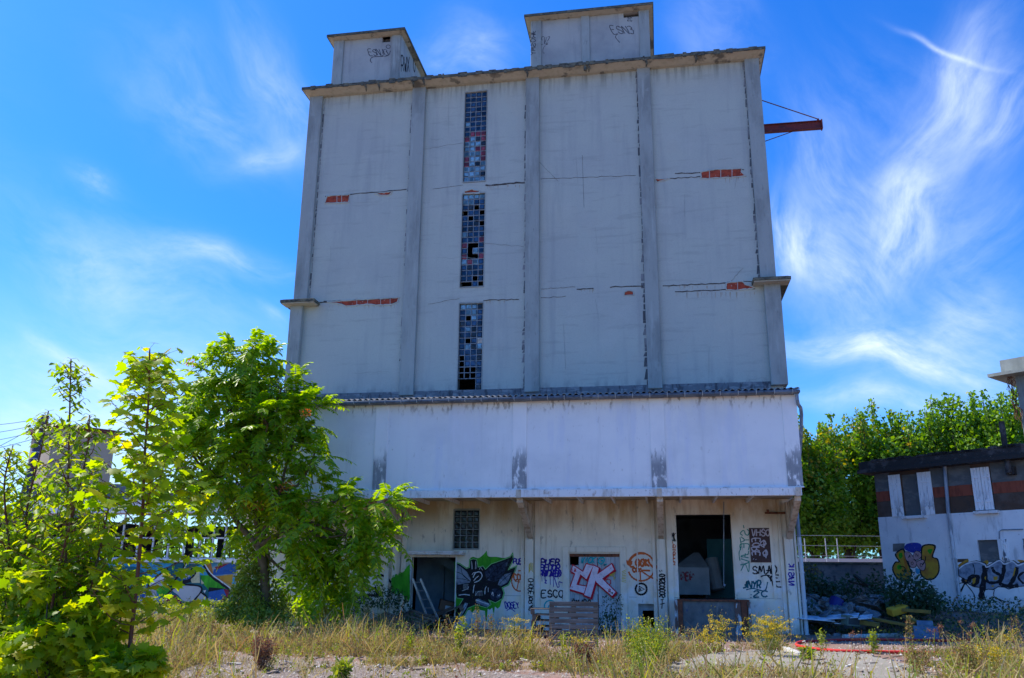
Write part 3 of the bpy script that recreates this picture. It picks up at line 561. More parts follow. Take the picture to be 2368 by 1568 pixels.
for xc in (-3.98, 0.02, 3.72):
    mb = MB(); mb.box(xc-.14, xc+.12, 26.84, 27.0, 0, 2.66 if xc < 3 else 2.75); part(mb.build('column', lowwall, bevel=.015))
    for a, b in ((xc-.27, xc-.17), (xc+.16, xc+.33 if xc < 3 else xc+.22)): part(MB().box(a, b, 26.93, 27.0, 0, 3.83).build('wall_strip', lowwall, bevel=.01))
part(MB().box(3.2, 3.28, 26.95, 27.0, .98, 3.3).build('wall_strip', lowwall)); part(MB().box(-.72, -.69, 26.96, 27.0, 1.2, 3.83).build('wall_strip', lowwall))
# door surrounds and doors
mb = MB(); mb.box(D2[0]-.2, D2[0]-.02, 26.93, 27.0, 0, D2[3]+.2); mb.box(D2[1]+.02, D2[1]+.2, 26.93, 27.0, 0, D2[3]+.2); mb.box(D2[0]-.02, D2[1]+.02, 26.93, 27.0, D2[3]+.04, D2[3]+.2)
part(mb.build('door_surround', lowwall, bevel=.01))
mb = MB(); w = (D2[1]-D2[0]); y = 27.08
n = 11; 
for k in range(n):
    a = D2[0]+w*k/n; top = D2[3]-.09 if k > 1 else D2[3]-.34
    mb.box(a+.004, a+w/n-.004, y, y+.04, .02, top)
mb.box(D2[0]+.02, D2[0]+w*.56, y-.02, y-.001, 1.05, 1.13)
o = part(mb.build('plank_door', doorw)); mb = MB(); mb.box(D2[0], D2[1], y-.03, y-.001, D2[3]-.09, D2[3]-.0); mb.box(D2[0]+w*.555, D2[0]+w*.568, y-.012, y, .1, D2[3]-.12)
q = mb.build('door_rail', rust); q.parent = o
mb = MB(); mb.box(D1[0]-.06, D1[0], 26.95, 27.05, 0, D1[3]+.06); mb.box(D1[1], D1[1]+.03, 26.95, 27.05, 0, D1[3]+.06); mb.box(D1[0], D1[1], 26.95, 27.05, D1[3], D1[3]+.06)
part(mb.build('door_frame', trimw))
a = PY(944, 1277, 26.6); b = PY(1071, 1277, 26.6)
mb = MB(); mb.box(a[0], b[0], 26.5, 27.0, a[2]-.02, a[2]+.04); mb.box(a[0]+.02, b[0]-.02, 26.52, 27.0, a[2]-.07, a[2]-.021)
part(mb.build('awning', trimw, bevel=.01), 'thin concrete awning over the open left doorway')
# inner stair underside, blue door leaf seen through the open doorway
mb = MB(); mb.face([(D1[0]+.1, 28.6, 2.25), (D1[1]+.3, 28.6, 1.3), (D1[1]+.3, 28.2, 1.3), (D1[0]+.1, 28.2, 2.25)]); mb.face([(D1[0]+.1, 28.2, 2.25), (D1[1]+.3, 28.2, 1.3), (D1[1]+.3, 28.2, 1.6), (D1[0]+.6, 28.2, 2.3)])
mb.box(D1[0]-.4, D1[0]+.55, 29.0, 29.05, 0, 2.4); mb.box(D1[0]+.58, D1[1]+.9, 29.0, 29.05, 0, 2.4)
part(mb.build('stair_enclosure', pm('blue_grey_door_paint', (.24, .36, .46), [((.15, .22, .3), (2, 2, 2), .4, .65, 5, .7)], rough=.8)))
# loading dock front
DY = 26.1; mb = MB()
mb.box(.46, 2.30, DY+.03, 26.97, 0, .9); part(mb.build('dock_base', pm('scuffed_dock_panel', (.16, .17, .17), [((.08, .085, .09), (3, 3, 2), .4, .65, 6, .8), ((.3, .31, .3), (8, 8, 2), .56, .7, 5, .6), ((.02, .03, .16), (7, 7, 5), .6, .64, 5, .8, .5, .7)], rough=.9)))
mb = MB(); mb.box(.42, .56, DY-.03, DY+.03, 0, .9); mb.box(2.18, 2.34, DY-.03, DY+.03, 0, .9); mb.box(.42, 2.42, DY-.03, 26.97, .9, .95); mb.box(2.30, 2.37, DY+.03, 26.97, 0, .9)
part(mb.build('dock_steel_frame', rust, bevel=.008)); mb = MB(); mb.box(.33, .415, DY, DY+.1, 0, .93); mb.box(2.0, 2.17, DY-.012, DY+.028, 0, .88); mb.box(2.38, 2.44, DY-.05, DY+.1, 0, .9)
part(mb.build('dock_bumper', pm('peeling_white_steel', (.5, .55, .58), [((.14, .07, .05), (9, 9, 3), .44, .54, 6, .95)], rough=.8), bevel=.008))
# brown notice board, rusty rail, cables
q = rect((1731, 1221), (1787, 1299)); NB = (q[0], q[1], q[2], q[3])
part(MB().box(NB[0], NB[1], 26.965, 27.0, NB[2], NB[3]).box(NB[0]-.02, NB[1]+.02, 26.975, 27.0, NB[2]-.02, NB[2]-.001).build('notice_board', pm('brown_board', (.06, .03, .028), [((.11, .05, .04), (3, 3, 9), .45, .7, 5, .7)], rough=.6)), 'dark brown board covered in white marker tags')
mb = MB(); a = PY(1768, 1186, 26.9); b = PY(1826, 1186, 26.9); mb.tube([a, b], .03, 8); mb.box(a[0]+.06, a[0]+.12, 26.88, 26.94, a[2], a[2]+.1); part(mb.build('wall_rail', rust))
mb = MB(); a = PY(1673, 1160, 26.98); b = PY(1673, 1352, 26.98); mb.tube([a, b], .01, 6); mb.tube([b, (b[0]+.04, 26.97, b[2]-.03)], .04, 8); part(mb.build('conduit', pipe_m)); mb = MB()
a = PY(905, 1155, 26.9); b = PY(1022, 1155, 26.9); mb.tube([a, b], .035, 8); part(mb.build('conduit', pipe_m)); mb = MB(); mb.tube([PY(1300, 1153, 26.6), PY(1400, 1153, 26.6)], .03, 8)
part(mb.build('conduit', pipe_m))
mb = MB(); x = 3.98
mb.tube([(3.9, BY-.18, 6.5), (3.9, BY-.18, 6.33), (3.93, BY-.08, 6.22), (4.02, BY+.1, 6.15), (4.06, BY+.3, 6.0), (4.06, BY+.5, 5.7)], .05, 10)
mb.tube([(4.06, BY+.5, 5.7), (4.06, 26.6, 4.2), (4.03, 26.95, 3.6)], .05, 10)
part(mb.build('downpipe', pipe_m)); mb = MB(); mb.tube([(4.03, 26.95, 3.6), (4.03, 26.95, 2.7)], .055, 10, 0); part(mb.build('downpipe', pipe_m)); mb = MB()
mb.tube([(4.03, 26.95, 2.72), (4.03, 26.95, .0)], .062, 10)
for z in (.9, 2.5, 1.7): mb.tube([(4.03, 26.95, z), (4.03, 26.95, z+.05)], .075, 10)
part(mb.build('downpipe', pipe_w), 'pale lower length of downpipe')
# hoist beam on the right side
a = PY(1763, 299, 30); b = PY(1899, 293, 30)
mb = MB(); zc = a[2]; mb.box(3.9, b[0], 29.93, 30.07, zc-.17, zc-.145); mb.box(3.9, b[0], 29.93, 30.07, zc+.145, zc+.17); mb.box(3.9, b[0]-.01, 29.99, 30.01, zc-.145, zc+.145); mb.box(b[0]-.01, b[0]+.03, 29.9, 30.1, zc-.19, zc+.19)
mb.tube([(b[0]-.1, 30, zc+.17), (b[0]-.1, 30, zc+.26)], .04, 6)
o = part(mb.build('hoist_beam', oxide)); mb = MB()
c = PY(1755, 219, 30); mb.tube([(3.9, 30, c[2]), (b[0]-.1, 30, zc+.25)], .02, 6); c = PY(1768, 336, 30); e = PY(1838, 306, 30); mb.tube([(3.9, 30, c[2]), (e[0], 30, zc-.16)], .016, 6)
q = mb.build('stay_cable', rust); q.parent = o
# ---- graffiti on the ground wall (thin coats of paint)
def gpart(mb, mats, label, name='graffiti', par=None):
    o = mb.build(name, mats); o['label'] = label
    if par is None: PARTS.append(o)
    return o
T = lambda f, P: [f(*p) for p in P]
OF = .004
mb = MB()      # 0 green 1 black 2 navy 3 steel 4 white 5 pale green
halo = T(C4, [(720, 785), (760, 797), (820, 838), (846, 828), (850, 762), (880, 752), (912, 757), (925, 825), (968, 815), (990, 845), (1040, 798), (1120, 770), (1212, 735), (1233, 705), (1240, 760), (1195, 850), (1268, 818), (1240, 900), (1195, 985), (1140, 1012), (1157, 1060), (1142, 1110), (1080, 1147), (1020, 1122), (1042, 1160), (1000, 1192), (905, 1165), (835, 1195), (805, 1250), (765, 1292), (716, 1292), (718, 1230), (788, 1112), (733, 1104), (720, 1040)])
shape(mb, WALL, T(C4, [(850, 750), (880, 735), (930, 745), (985, 700), (1000, 680), (1015, 730), (1090, 735), (1150, 745), (1190, 742), (1090, 800), (1000, 850), (940, 830), (880, 760)]), .0022, 0, 1)
shape(mb, WALL, T(C4, [(800, 1190), (830, 1180), (900, 1150), (1000, 1180), (1040, 1130), (1140, 1110), (1120, 1180), (1100, 1200), (1075, 1180), (1065, 1250), (1050, 1190), (1030, 1210), (1010, 1200), (1002, 1310), (992, 1310), (985, 1220), (940, 1210), (920, 1250), (905, 1200), (870, 1235), (850, 1210), (830, 1215)]), .0022, 0)
shape(mb, WALL, T(C4, [(722, 1000), (760, 1010), (760, 1060), (790, 1120), (722, 1230)]), .0022, 0)
shape(mb, WALL, expand(halo, 1.6), .003, 0); shape(mb, WALL, expand(halo, .4), .004, 5); shape(mb, WALL, expand(halo, -.9), .005, 1)
shape(mb, WALL, T(C4, [(728, 800), (770, 825), (825, 870), (860, 940), (850, 965), (740, 985), (728, 940)]), .006, 3)
shape(mb, WALL, T(C4, [(985, 870), (1050, 812), (1200, 762), (1160, 870), (1130, 930), (1070, 960), (1000, 940)]), .006, 2)
shape(mb, WALL, T(C4, [(1120, 930), (1165, 890), (1225, 875), (1190, 960), (1130, 995), (1100, 985)]), .006, 3)
shape(mb, WALL, T(C4, [(742, 1275), (805, 1145), (835, 1150), (815, 1200), (768, 1275)]), .006, 3)
shape(mb, WALL, T(C4, [(900, 1118), (925, 1108), (1030, 1155), (1020, 1178), (990, 1180), (905, 1145)]), .006, 3)
shape(mb, WALL, T(C4, [(1030, 1060), (1050, 1025), (1090, 1020), (1130, 1050), (1125, 1095), (1085, 1125), (1045, 1110)]), .006, 2, 1)
for p, w in [([(730, 870), (780, 890), (850, 950)], .014), ([(770, 830), (790, 900), (850, 950)], .012), ([(730, 930), (800, 935), (850, 955)], .012), ([(1000, 940), (1080, 850), (1195, 765)], .014), ([(1010, 930), (1100, 900), (1160, 860)], .012), ([(1050, 815), (1075, 880), (1070, 960)], .012), ([(1110, 790), (1130, 850), (1130, 930)], .012), ([(1110, 985), (1160, 930), (1222, 880)], .012), ([(1150, 900), (1170, 930), (1190, 960)], .010)]: ribbon(mb, WALL, T(C4, p), w, .0075, 1)
for p, w in [([(880, 920), (900, 880), (940, 870), (960, 905), (935, 945), (890, 965)], .022), ([(885, 950), (905, 925), (930, 905)], .018), ([(870, 895), (880, 880), (905, 872)], .014), ([(880, 1060), (885, 1010), (892, 985)], .02), ([(750, 1078), (800, 1072), (850, 1078)], .02), ([(905, 1120), (960, 1140), (1020, 1160)], .02), ([(755, 1268), (790, 1200), (812, 1155)], .018), ([(785, 1240), (815, 1185)], .016), ([(1045, 1075), (1055, 1050), (1060, 1085)], .018), ([(1100, 1075), (1110, 1085), (1120, 1068)], .014), ([(985, 1070), (988, 1020), (1000, 1000)], .018), ([(1015, 1050), (1015, 1010)], .012), ([(868, 845), (866, 770), (874, 845)], .008), ([(900, 845), (902, 770), (908, 840)], .008), ([(935, 850), (945, 830), (965, 855)], .010), ([(900, 1085), (920, 1050), (960, 1040)], .008), ([(780, 1040), (830, 1020), (840, 1000)], .010)]: ribbon(mb, WALL, T(C4, p), w, .0078, 4)
for k in range(6): ribbon(mb, WALL, T(C4, [(905+k*11, 1040), (900+k*12, 1085)]), .005, .0078, 4); ribbon(mb, WALL, T(C4, [(790, 985+k*8), (838, 980+k*9)]), .005, .0078, 4)
gpart(mb, [p_green, p_black, p_navy, p_grey, p_wht, p_lime], 'black winged robot insect painted with a green outline and drips')
mb = MB()    # green haze left of doorway, mostly vertical brushy bars
shape(mb, Plane((0, 26.9, 0), (0, -1, 0)), T(C4, [(150, 925), (200, 905), (250, 880), (290, 820), (312, 800), (314, 1100), (300, 1140), (290, 1090), (270, 1130), (255, 1075), (225, 1060), (210, 1085), (200, 1045), (160, 1040)]), .006, 0)
for k in range(26):
    x = 150+k*6.3; y = 1040+random.uniform(0, 90)*(.3+k/26); ribbon(mb, Plane((0, 26.9, 0), (0, -1, 0)), T(C4, [(x, 930-k*3-random.uniform(0, 30)), (x+1, y)]), random.uniform(.01, .03), .0065, 0, smooth=False)
gpart(mb, [p_green], 'green spray cloud left of the open doorway')
mb = MB()   # CK piece on the plank door
DP = Plane((0, 27.05, 0), (0, -1, 0)); DP = Plane((0, 26.99, 0), (0, -1, 0))
cin = T(C5, [(655, 812), (745, 870), (775, 800), (835, 815), (775, 935), (720, 890), (685, 985), (770, 1000), (752, 1060), (625, 1022), (675, 885), (640, 865)])
kin1 = T(C5, [(838, 812), (885, 835), (868, 905), (852, 960), (812, 1098), (755, 1075), (800, 930)])
kin2 = T(C5, [(868, 895), (1000, 800), (1022, 850), (915, 930), (1035, 1050), (1003, 1085), (868, 965), (850, 935)])
mb = MB(); P2 = Plane((0, 27.03, 0), (0, -1, 0))
for q in (cin, kin1, kin2): shape(mb, P2, expand([(x+2.0, y+2.4) for x, y in q], 2.6), .004, 0)
for i, q in enumerate((cin, kin1, kin2)): shape(mb, P2, expand(q, 2.3), .007+i*.0004, 0)
shape(mb, P2, cin, .010, 1); shape(mb, P2, kin1, .0103, 1); shape(mb, P2, kin2, .0106, 1)
for k, q in enumerate([(650, 840, 'LARK'), (968, 1022, 'ARK.')]): a = C5(q[0], q[1]); write(mb, P2, q[2], a[0], a[1], 10, 8, .008, .013, 0, jit=.4)
a = C5(720, 740); write(mb, P2, 'VICK', a[0], a[1], 34, 13, .03, .004, 2, slant=.3); ribbon(mb, P2, T(C5, [(935, 780), (930, 745), (895, 745), (880, 775), (900, 800), (925, 785), (915, 765), (905, 775)]), .03, .004, 2)
ribbon(mb, P2, T(C5, [(945, 800), (930, 810), (955, 800)]), .03, .004, 2)
ribbon(mb, P2, T(C5, [(935, 935), (985, 940), (985, 980), (935, 985), (945, 940)]), .02, .004, 0)
a = C5(640, 1120); write(mb, P2, 'SMADO', a[0], a[1], 46, 13, .025, .004, 3, slant=.1); ribbon(mb, P2, T(C5, [(645, 1108), (648, 1116)]), .02, .004, 3); ribbon(mb, P2, T(C5, [(660, 1105), (662, 1113)]), .02, .004, 3)
for k in range(7): ribbon(mb, P2, T(C5, [(980+k*9, 900+k*3), (1035-k*3, 870+k*12)]), .012, .004, 4)
gpart(mb, [p_red, p_pink, p_teal, p_black, p_yel], 'pale pink letters CK outlined in red on the plank door')
mb = MB()
for k in range(8): ribbon(mb, Plane((0, 26.93, 0), (0, -1, 0)), T(C5, [(1092, 870+k*12), (1130, 850+k*16)]), .014, .004, 0)
gpart(mb, [p_yel], 'yellow scribble right of the plank door'); mb = MB()
for k in range(7): ribbon(mb, Plane((0, 26.84, 0), (0, -1, 0)), T(C5, [(258, 810+k*12), (275, 790+k*10), (298, 800+k*12)]), .012, .004, 0)
gpart(mb, [p_yel], 'yellow scribble on the first column')
mb = MB()
a = C4(1240, 750); write(mb, WALL, 'PUER', a[0], a[1], 27, 12, .03, OF, 0, slant=.1); ribbon(mb, WALL, T(C4, [(1270, 800), (1310, 805), (1325, 830)]), .03, OF, 0)
gpart(mb, [p_blue], 'dark blue tag reading PUER above the insect wing'); mb = MB()
for i, tx in enumerate(['PUER', 'BEUOR', 'PNTATED']):
    a = C5(362-(i == 2)*6, 755+i*52); write(mb, WALL, tx, a[0], a[1], 46+(i == 2)*4, 12.5, .036, OF, 0, slant=.12); write(mb, WALL, tx, a[0]+1, a[1]+1, 45, 12.5, .02, OF+.0015, 0, slant=.12, jit=1.5)
for x, l in ((375, 60), (408, 80), (450, 90), (478, 110), (520, 40), (395, 45)): ribbon(mb, WALL, T(C5, [(x, 895), (x+2, 895+l)]), .014, OF, 0)
ribbon(mb, WALL, T(C5, [(480, 900), (500, 960), (515, 1005), (530, 1000), (528, 960), (560, 968)]), .022, OF, 0); ribbon(mb, WALL, T(C5, [(400, 945), (418, 945), (402, 968), (420, 972)]), .018, OF, 0)
gpart(mb, [p_blue], 'dark blue tags in stacked lines with drips')
mb = MB()
def ring(f, cx, cy, rx, ry, w, mi, pl=WALL, a0=0, a1=360, mbb=None): ribbon(mbb, pl, T(f, [(cx+rx*math.cos(R_(t)), cy+ry*math.sin(R_(t))) for t in np.linspace(a0, a1, 16)]), w, OF, mi)
ring(C4, 1295, 950, 70, 92, .03, 0, a0=-100, a1=230, mbb=mb)
a = C4(1245, 890); write(mb, WALL, 'CCK', a[0], a[1], 24, 14, .035, OF+.001, 0, slant=-.1); ribbon(mb, WALL, T(C4, [(1290, 940), (1270, 1035)]), .028, OF, 0); ribbon(mb, WALL, T(C4, [(1310, 950), (1350, 1040)]), .028, OF, 0); ribbon(mb, WALL, T(C4, [(1255, 955), (1300, 960)]), .02, OF, 0)
gpart(mb, [p_orange], 'orange ringed tag reading CCK beside the concrete column')
mb = MB(); ring(C5, 1265, 825, 120, 125, .04, 0, a0=-75, a1=160, mbb=mb); ring(C5, 1265, 830, 118, 128, .06, 0, a0=195, a1=285, mbb=mb)
a = C5(1170, 755); write(mb, WALL, 'LOOK', a[0], a[1], 46, 17, .045, OF+.0015, 0); ribbon(mb, WALL, T(C5, [(1135, 765), (1150, 805), (1175, 800), (1180, 770)]), .04, OF, 0); ribbon(mb, WALL, T(C5, [(1325, 760), (1345, 800), (1390, 840), (1408, 812)]), .045, OF, 0)
a = C5(1190, 835); write(mb, WALL, 'CCK', a[0], a[1], 22, 9, .04, OF+.0015, 0); ribbon(mb, WALL, T(C5, [(1255, 850), (1260, 960)]), .03, OF, 0); ribbon(mb, WALL, T(C5, [(1265, 860), (1330, 905), (1420, 950)]), .035, OF, 0); ribbon(mb, WALL, T(C5, [(1240, 855), (1345, 858)]), .05, OF, 0)
ring(C5, 1265, 795, 18, 18, .02, 0, mbb=mb)
gpart(mb, [p_orange], 'large orange ringed tag reading LOOK CCK')
mb = MB(); ring(C5, 1265, 1023, 50, 50, .045, 0, mbb=mb); ribbon(mb, WALL, T(C5, [(1245, 998), (1243, 1045), (1295, 1025), (1245, 998)]), .03, OF, 0, smooth=False); ribbon(mb, WALL, T(C5, [(1245, 1020), (1262, 1022), (1248, 1035)]), .02, OF, 0)
gpart(mb, [p_black, p_teal, p_blue, p_dteal], 'black ringed triangle mark under the LOOK tag'); mb = MB(); a = C5(375, 1035); write(mb, WALL, 'ESCO', a[0], a[1], 52, 16, .03, OF, 0)
ribbon(mb, WALL, T(C5, [(560, 1050), (575, 1052), (572, 1120), (560, 1100)]), .018, OF, 0)
gpart(mb, [p_black, p_teal, p_blue, p_dteal], 'black tag reading ESCO'); mb = MB(); ring(C5, 450, 1178, 52, 52, .035, 1, a0=150, a1=400, mbb=mb); ribbon(mb, WALL, T(C5, [(430, 1190), (450, 1160), (455, 1195)]), .025, OF, 1)
gpart(mb, [p_black, p_teal, p_blue, p_dteal], 'teal ringed mark above the upright pallet'); mb = MB(); a = C4(1170, 1140); write(mb, WALL, 'DOSEY', a[0], a[1], 33, 14, .026, OF, 2, slant=-.15); ribbon(mb, WALL, T(C4, [(1180, 1215), (1215, 1200), (1255, 1225)]), .02, OF, 2)
gpart(mb, [p_black, p_teal, p_blue, p_dteal], 'dark blue tag low on the wall beside the first column'); mb = MB(); CP = Plane((0, 26.84, 0), (0, -1, 0))
a = C5(256, 930); write(mb, CP, 'CHOPEY', a[0], a[1], 11, 46, .022, OF, 0, vert=True); a = C5(260, 1100); write(mb, CP, 'ORAS', a[0], a[1], 9, 32, .025, OF, 0, vert=True)
gpart(mb, [p_black, p_teal, p_blue, p_dteal], 'black vertical tag on the first column'); mb = MB(); a = C5(1428, 890); write(mb, CP, 'OASCOCOS', a[0], a[1], 13, 55, .03, OF, 0, vert=True); 
for q in ([(1428, 855), (1438, 872)], [(1448, 852), (1452, 868)], [(1440, 1120), (1470, 1112)], [(1455, 1120), (1450, 1200)], [(1435, 1160), (1475, 1150)]): ribbon(mb, CP, T(C5, q), .02, OF, 0)
gpart(mb, [p_black, p_teal, p_blue, p_dteal], 'black looping vertical tag on the second column'); mb = MB(); a = C6(1140, 818); write(mb, WALL, 'SMAD', a[0], a[1], 60, 18, .03, OF, 0, jit=1); gpart(mb, [p_black, p_teal, p_blue, p_dteal], 'black tag reading SMAD below the brown board'); mb = MB(); a = C6(1285, 900); write(mb, WALL, 'YE', a[0], a[1], 30, 14, .03, OF, 0, slant=-.2); ribbon(mb, WALL, T(C6, [(1215, 915), (1250, 900), (1300, 910), (1330, 1000)]), .028, OF, 0); ribbon(mb, WALL, T(C6, [(1340, 950), (1360, 1000), (1400, 1005)]), .028, OF, 0)
gpart(mb, [p_black, p_teal, p_blue, p_dteal], 'black looping tag right of the SMAD tag'); mb = MB(); a = C6(1060, 950); write(mb, WALL, 'ANYR', a[0], a[1], 42, 17, .036, OF, 3, slant=.1); ribbon(mb, WALL, T(C6, [(1085, 1030), (1150, 1018), (1250, 1038), (1278, 960)]), .026, OF, 3); a = C6(1150, 1040); write(mb, WALL, '2C', a[0], a[1], 36, 14, .032, OF, 3, slant=.1); ribbon(mb, WALL, T(C6, [(1128, 1070), (1132, 1078)]), .03, OF, 3); ribbon(mb, WALL, T(C6, [(1126, 1094), (1130, 1102)]), .03, OF, 3)
gpart(mb, [p_black, p_teal, p_blue, p_dteal], 'dark teal tag reading ANYR 2C'); mb = MB(); a = C6(398, 520); write(mb, WALL, 'ARYK', a[0], a[1], 16, 20, .02, OF, 0, slant=-.1)
gpart(mb, [p_black, p_teal, p_blue, p_dteal], 'small black tag above the orange vertical one')
mb = MB(); a = C6(412, 620); write(mb, WALL, 'QUHRTP', a[0], a[1], 10, 48, .016, OF, 0, vert='L'); ribbon(mb, WALL, T(C6, [(425, 600), (435, 640), (440, 700), (432, 760), (450, 812)]), .014, OF, 0); a = C6(505, 880)
gpart(mb, [p_orange], 'thin orange vertical tag left of the dock opening')
mb = MB(); a = C6(1035, 490); write(mb, WALL, 'SYEAV', a[0], a[1], 19, 85, .022, OF, 0, vert=True, jit=1.2); ribbon(mb, WALL, T(C6, [(1030, 560), (1040, 640), (1022, 700), (1030, 770)]), .02, OF, 0); ribbon(mb, WALL, T(C6, [(1038, 862), (1075, 800), (1108, 870), (1112, 770)]), .02, OF, 0); ribbon(mb, WALL, T(C6, [(1060, 450), (1066, 478)]), .02, OF, 0)
gpart(mb, [blk('spray_bottle_green', (.03, .26, .2))], 'thin green vertical tag right of the dock opening')
mb = MB(); NP = Plane((0, 26.965, 0), (0, -1, 0)); a = C6(1135, 488); write(mb, NP, 'VHSO', a[0], a[1], 44, 15, .028, OF, 0); a = C6(1140, 570); write(mb, NP, 'EORE', a[0], a[1], 17, 42, .028, OF, 0, vert=True); a = C6(1205, 585); write(mb, NP, 'Φ', a[0], a[1], 22, 18, .026, OF, 0); a = C6(1230, 670); write(mb, NP, 'Φ', a[0], a[1], 18, 20, .026, OF, 0)
for q in ([(1150, 752), (1153, 756)], [(1172, 756), (1175, 760)]): ribbon(mb, NP, T(C6, q), .03, OF, 0)
gpart(mb, [blk('marker_white', (.5, .45, .5))], 'white marker tags on the brown board')
mb = MB(); a = C6(1466, 785); write(mb, CP, 'NASIK', a[0], a[1], 13, 52, .028, OF, 0, vert='L'); gpart(mb, [p_blue], 'violet vertical tag on the right corner column')
mb = MB()   # outlined letters far left, under the tree
for q in ([(1190, 1075), (1240, 1050), (1180, 1170), (1110, 1245), (1070, 1250), (1070, 1100)], [(1350, 1050), (1380, 1080), (1340, 1150), (1300, 1230)], [(1560, 1080), (1640, 1050), (1740, 1130), (1735, 1200), (1690, 1250), (1600, 1255), (1570, 1170)], [(1090, 1258), (1730, 1262)], [(1440, 1070), (1470, 1150), (1440, 1240)]):
    ribbon(mb, WALL, T(C3, q), .055, OF, 0)
gpart(mb, [p_black], 'black outlined letters on the wall behind the tree')
p_tag = pm('faded_marker', (.07, .08, .10), rough=.9, holes=(9, .5, .66))
# tags high on the tower and penthouses
PP = Plane((0, LPY, 0), (0, -1, 0)); mb = MB(); a = C1(745, 380); write(mb, PP, 'ESNA3', a[0], a[1]+2, 46, 15, .024, OF, 0, slant=-.3, jit=.8); ribbon(mb, PP, T(C1, [(760, 495), (748, 475), (770, 448), (880, 440), (905, 400)]), .025, OF, 0); ring(C1, 888, 368, 16, 14, .02, 0, PP, mbb=mb)
o = gpart(mb, [p_tag], 'thin black tag on the left rooftop housing', par=1); PARTS.append(o)
mb = MB(); a = C2(1030, 165); write(mb, PP, 'ESN3', a[0], a[1], 54, 18, .022, OF, 0, slant=-.5, jit=.8); ribbon(mb, PP, T(C2, [(1072, 270), (1045, 235), (1060, 215)]), .02, OF, 0); a = C2(1120, 112); write(mb, PP, '2C', a[0], a[1], 12, 8, .02, OF, 0)
P3 = Plane((0, LPY-.06, 0), (0, -1, 0)); a = C2(510, 195); write(mb, P3, 'AROSMY', a[0], a[1], 11, 58, .022, OF, 0, vert=True); a = C2(572, 235); write(mb, PP, 'EVZ', a[0], a[1], 19, 16, .016, OF, 0, slant=.2); ribbon(mb, PP, T(C2, [(620, 270), (590, 305), (588, 335), (600, 335)]), .014, OF, 0)
o = gpart(mb, [p_tag], 'thin black tags on the right rooftop housing')
# paint on the right face of the left penthouse
SP = Plane((-9.05, 0, 0), (1, 0, 0)); mb = MB(); a = C1(990, 430); write(mb, SP, 'RWX70', a[0], a[1]+5, 34, 34, .05, OF, 0, slant=-.0, jit=.6); gpart(mb, [p_black], 'black tag on the side face of the left rooftop housing')
adopt(TB, PARTS)
# ================================================================ things at the warehouse
def pallet(name, mat_=wood, n=7, L=1.2, Wd=1.0, label='', group=None, M=None, bottom=True):
    mb = MB(); bw = .1; gap = (Wd-n*bw)/(n-1) if n > 1 else 0
    r = empty(name)
    for k in range(n): y = k*(bw+gap); mb.box(0, L, y, y+bw, .122, .144)
    k1 = mb.build('deck_boards', mat_, r, bevel=.003); mb = MB()
    for x in (0, L/2-.05, L-.1):
        mb.box(x, x+.1, 0, Wd, .10, .121)
        for y in (0, Wd/2-.07, Wd-.14): mb.box(x+.002, x+.098, y, y+.14, .022, .099)
    mb.build('stringers', mat_, r)
    if bottom:
        mb = MB()
        for x in (0, L/2-.05, L-.1): mb.box(x, x+.1, 0, Wd, 0, .021)
        mb.build('base_boards', mat_, r)
    r.matrix_world = M; tag(r, label, 'pallet', group)
    return r
def TRS(loc, rx=0, ry=0, rz=0): return Matrix.Translation(loc) @ Matrix.Rotation(rz, 4, 'Z') @ Matrix.Rotation(ry, 4, 'Y') @ Matrix.Rotation(rx, 4, 'X')
a = PZ(1268, 1496); sc = 1.16
pallet('pallet', wood, 8, 1.12, .98, 'weathered wooden pallet standing on edge in front of the plank door', 'wooden pallets around the warehouse', TRS((a[0], a[1]+.15, 0), R_(80), 0, R_(1)) @ Matrix.Diagonal((.97, .97, .97, 1)))
s0 = PZ(1236, 1474)
for k in range(5):
    pallet('pallet', wood, 7, 1.1, .9, ['bottom', 'second', 'third', 'fourth', 'topmost'][k]+' dark pallet in the stack behind the upright pallet', 'wooden pallets around the warehouse', TRS((-3.35+.03*(k % 2), 22.9+.04*((k*3) % 4), .0+k*.146), 0, 0, R_([3, -4, 6, 0, 9][k])))
p = PY(1000, 1452, 26.5)
pallet('pallet', wood, 7, 1.2, .9, 'dark pallet tipped up inside the open left doorway', 'wooden pallets around the warehouse', TRS((D1[0]+.65, 26.6, .1), R_(8), R_(-22), R_(6)))
pallet('pallet', wood, 7, 1.1, .8, 'lower dark pallet lying in front of the open left doorway', 'wooden pallets around the warehouse', TRS((D1[0]+.5, 26.0, .0), R_(2), R_(-10), R_(-3)))
a = PZ(735, 1447); pallet('pallet', woodl, 9, 1.2, 1.0, 'sun-bleached slatted pallet lying in weeds near the tree trunk', 'wooden pallets around the warehouse', TRS((a[0]-1.1, a[1]+.1, .12), R_(12), R_(4), R_(-14)))
a = PZ(850, 1459); pallet('pallet', wood, 8, 1.2, 1.0, 'grey pallet slumped in the weeds left of the open doorway', 'wooden pallets around the warehouse', TRS((a[0]-.2, a[1], .05), R_(20), R_(12), R_(-25)))
pallet('pallet', wood, 8, 1.2, 1.0, 'second grey pallet overlapping the slumped one by the doorway', 'wooden pallets around the warehouse', TRS((a[0]+.35, a[1]+.5, .02), R_(26), R_(8), R_(-38)))
a = PZ(600, 1458); pallet('pallet', woodl, 5, 1.2, .8, 'broken bleached pallet base lying on the concrete apron', 'wooden pallets around the warehouse', TRS((a[0]-.8, a[1], .03), R_(-4), 0, R_(8)))
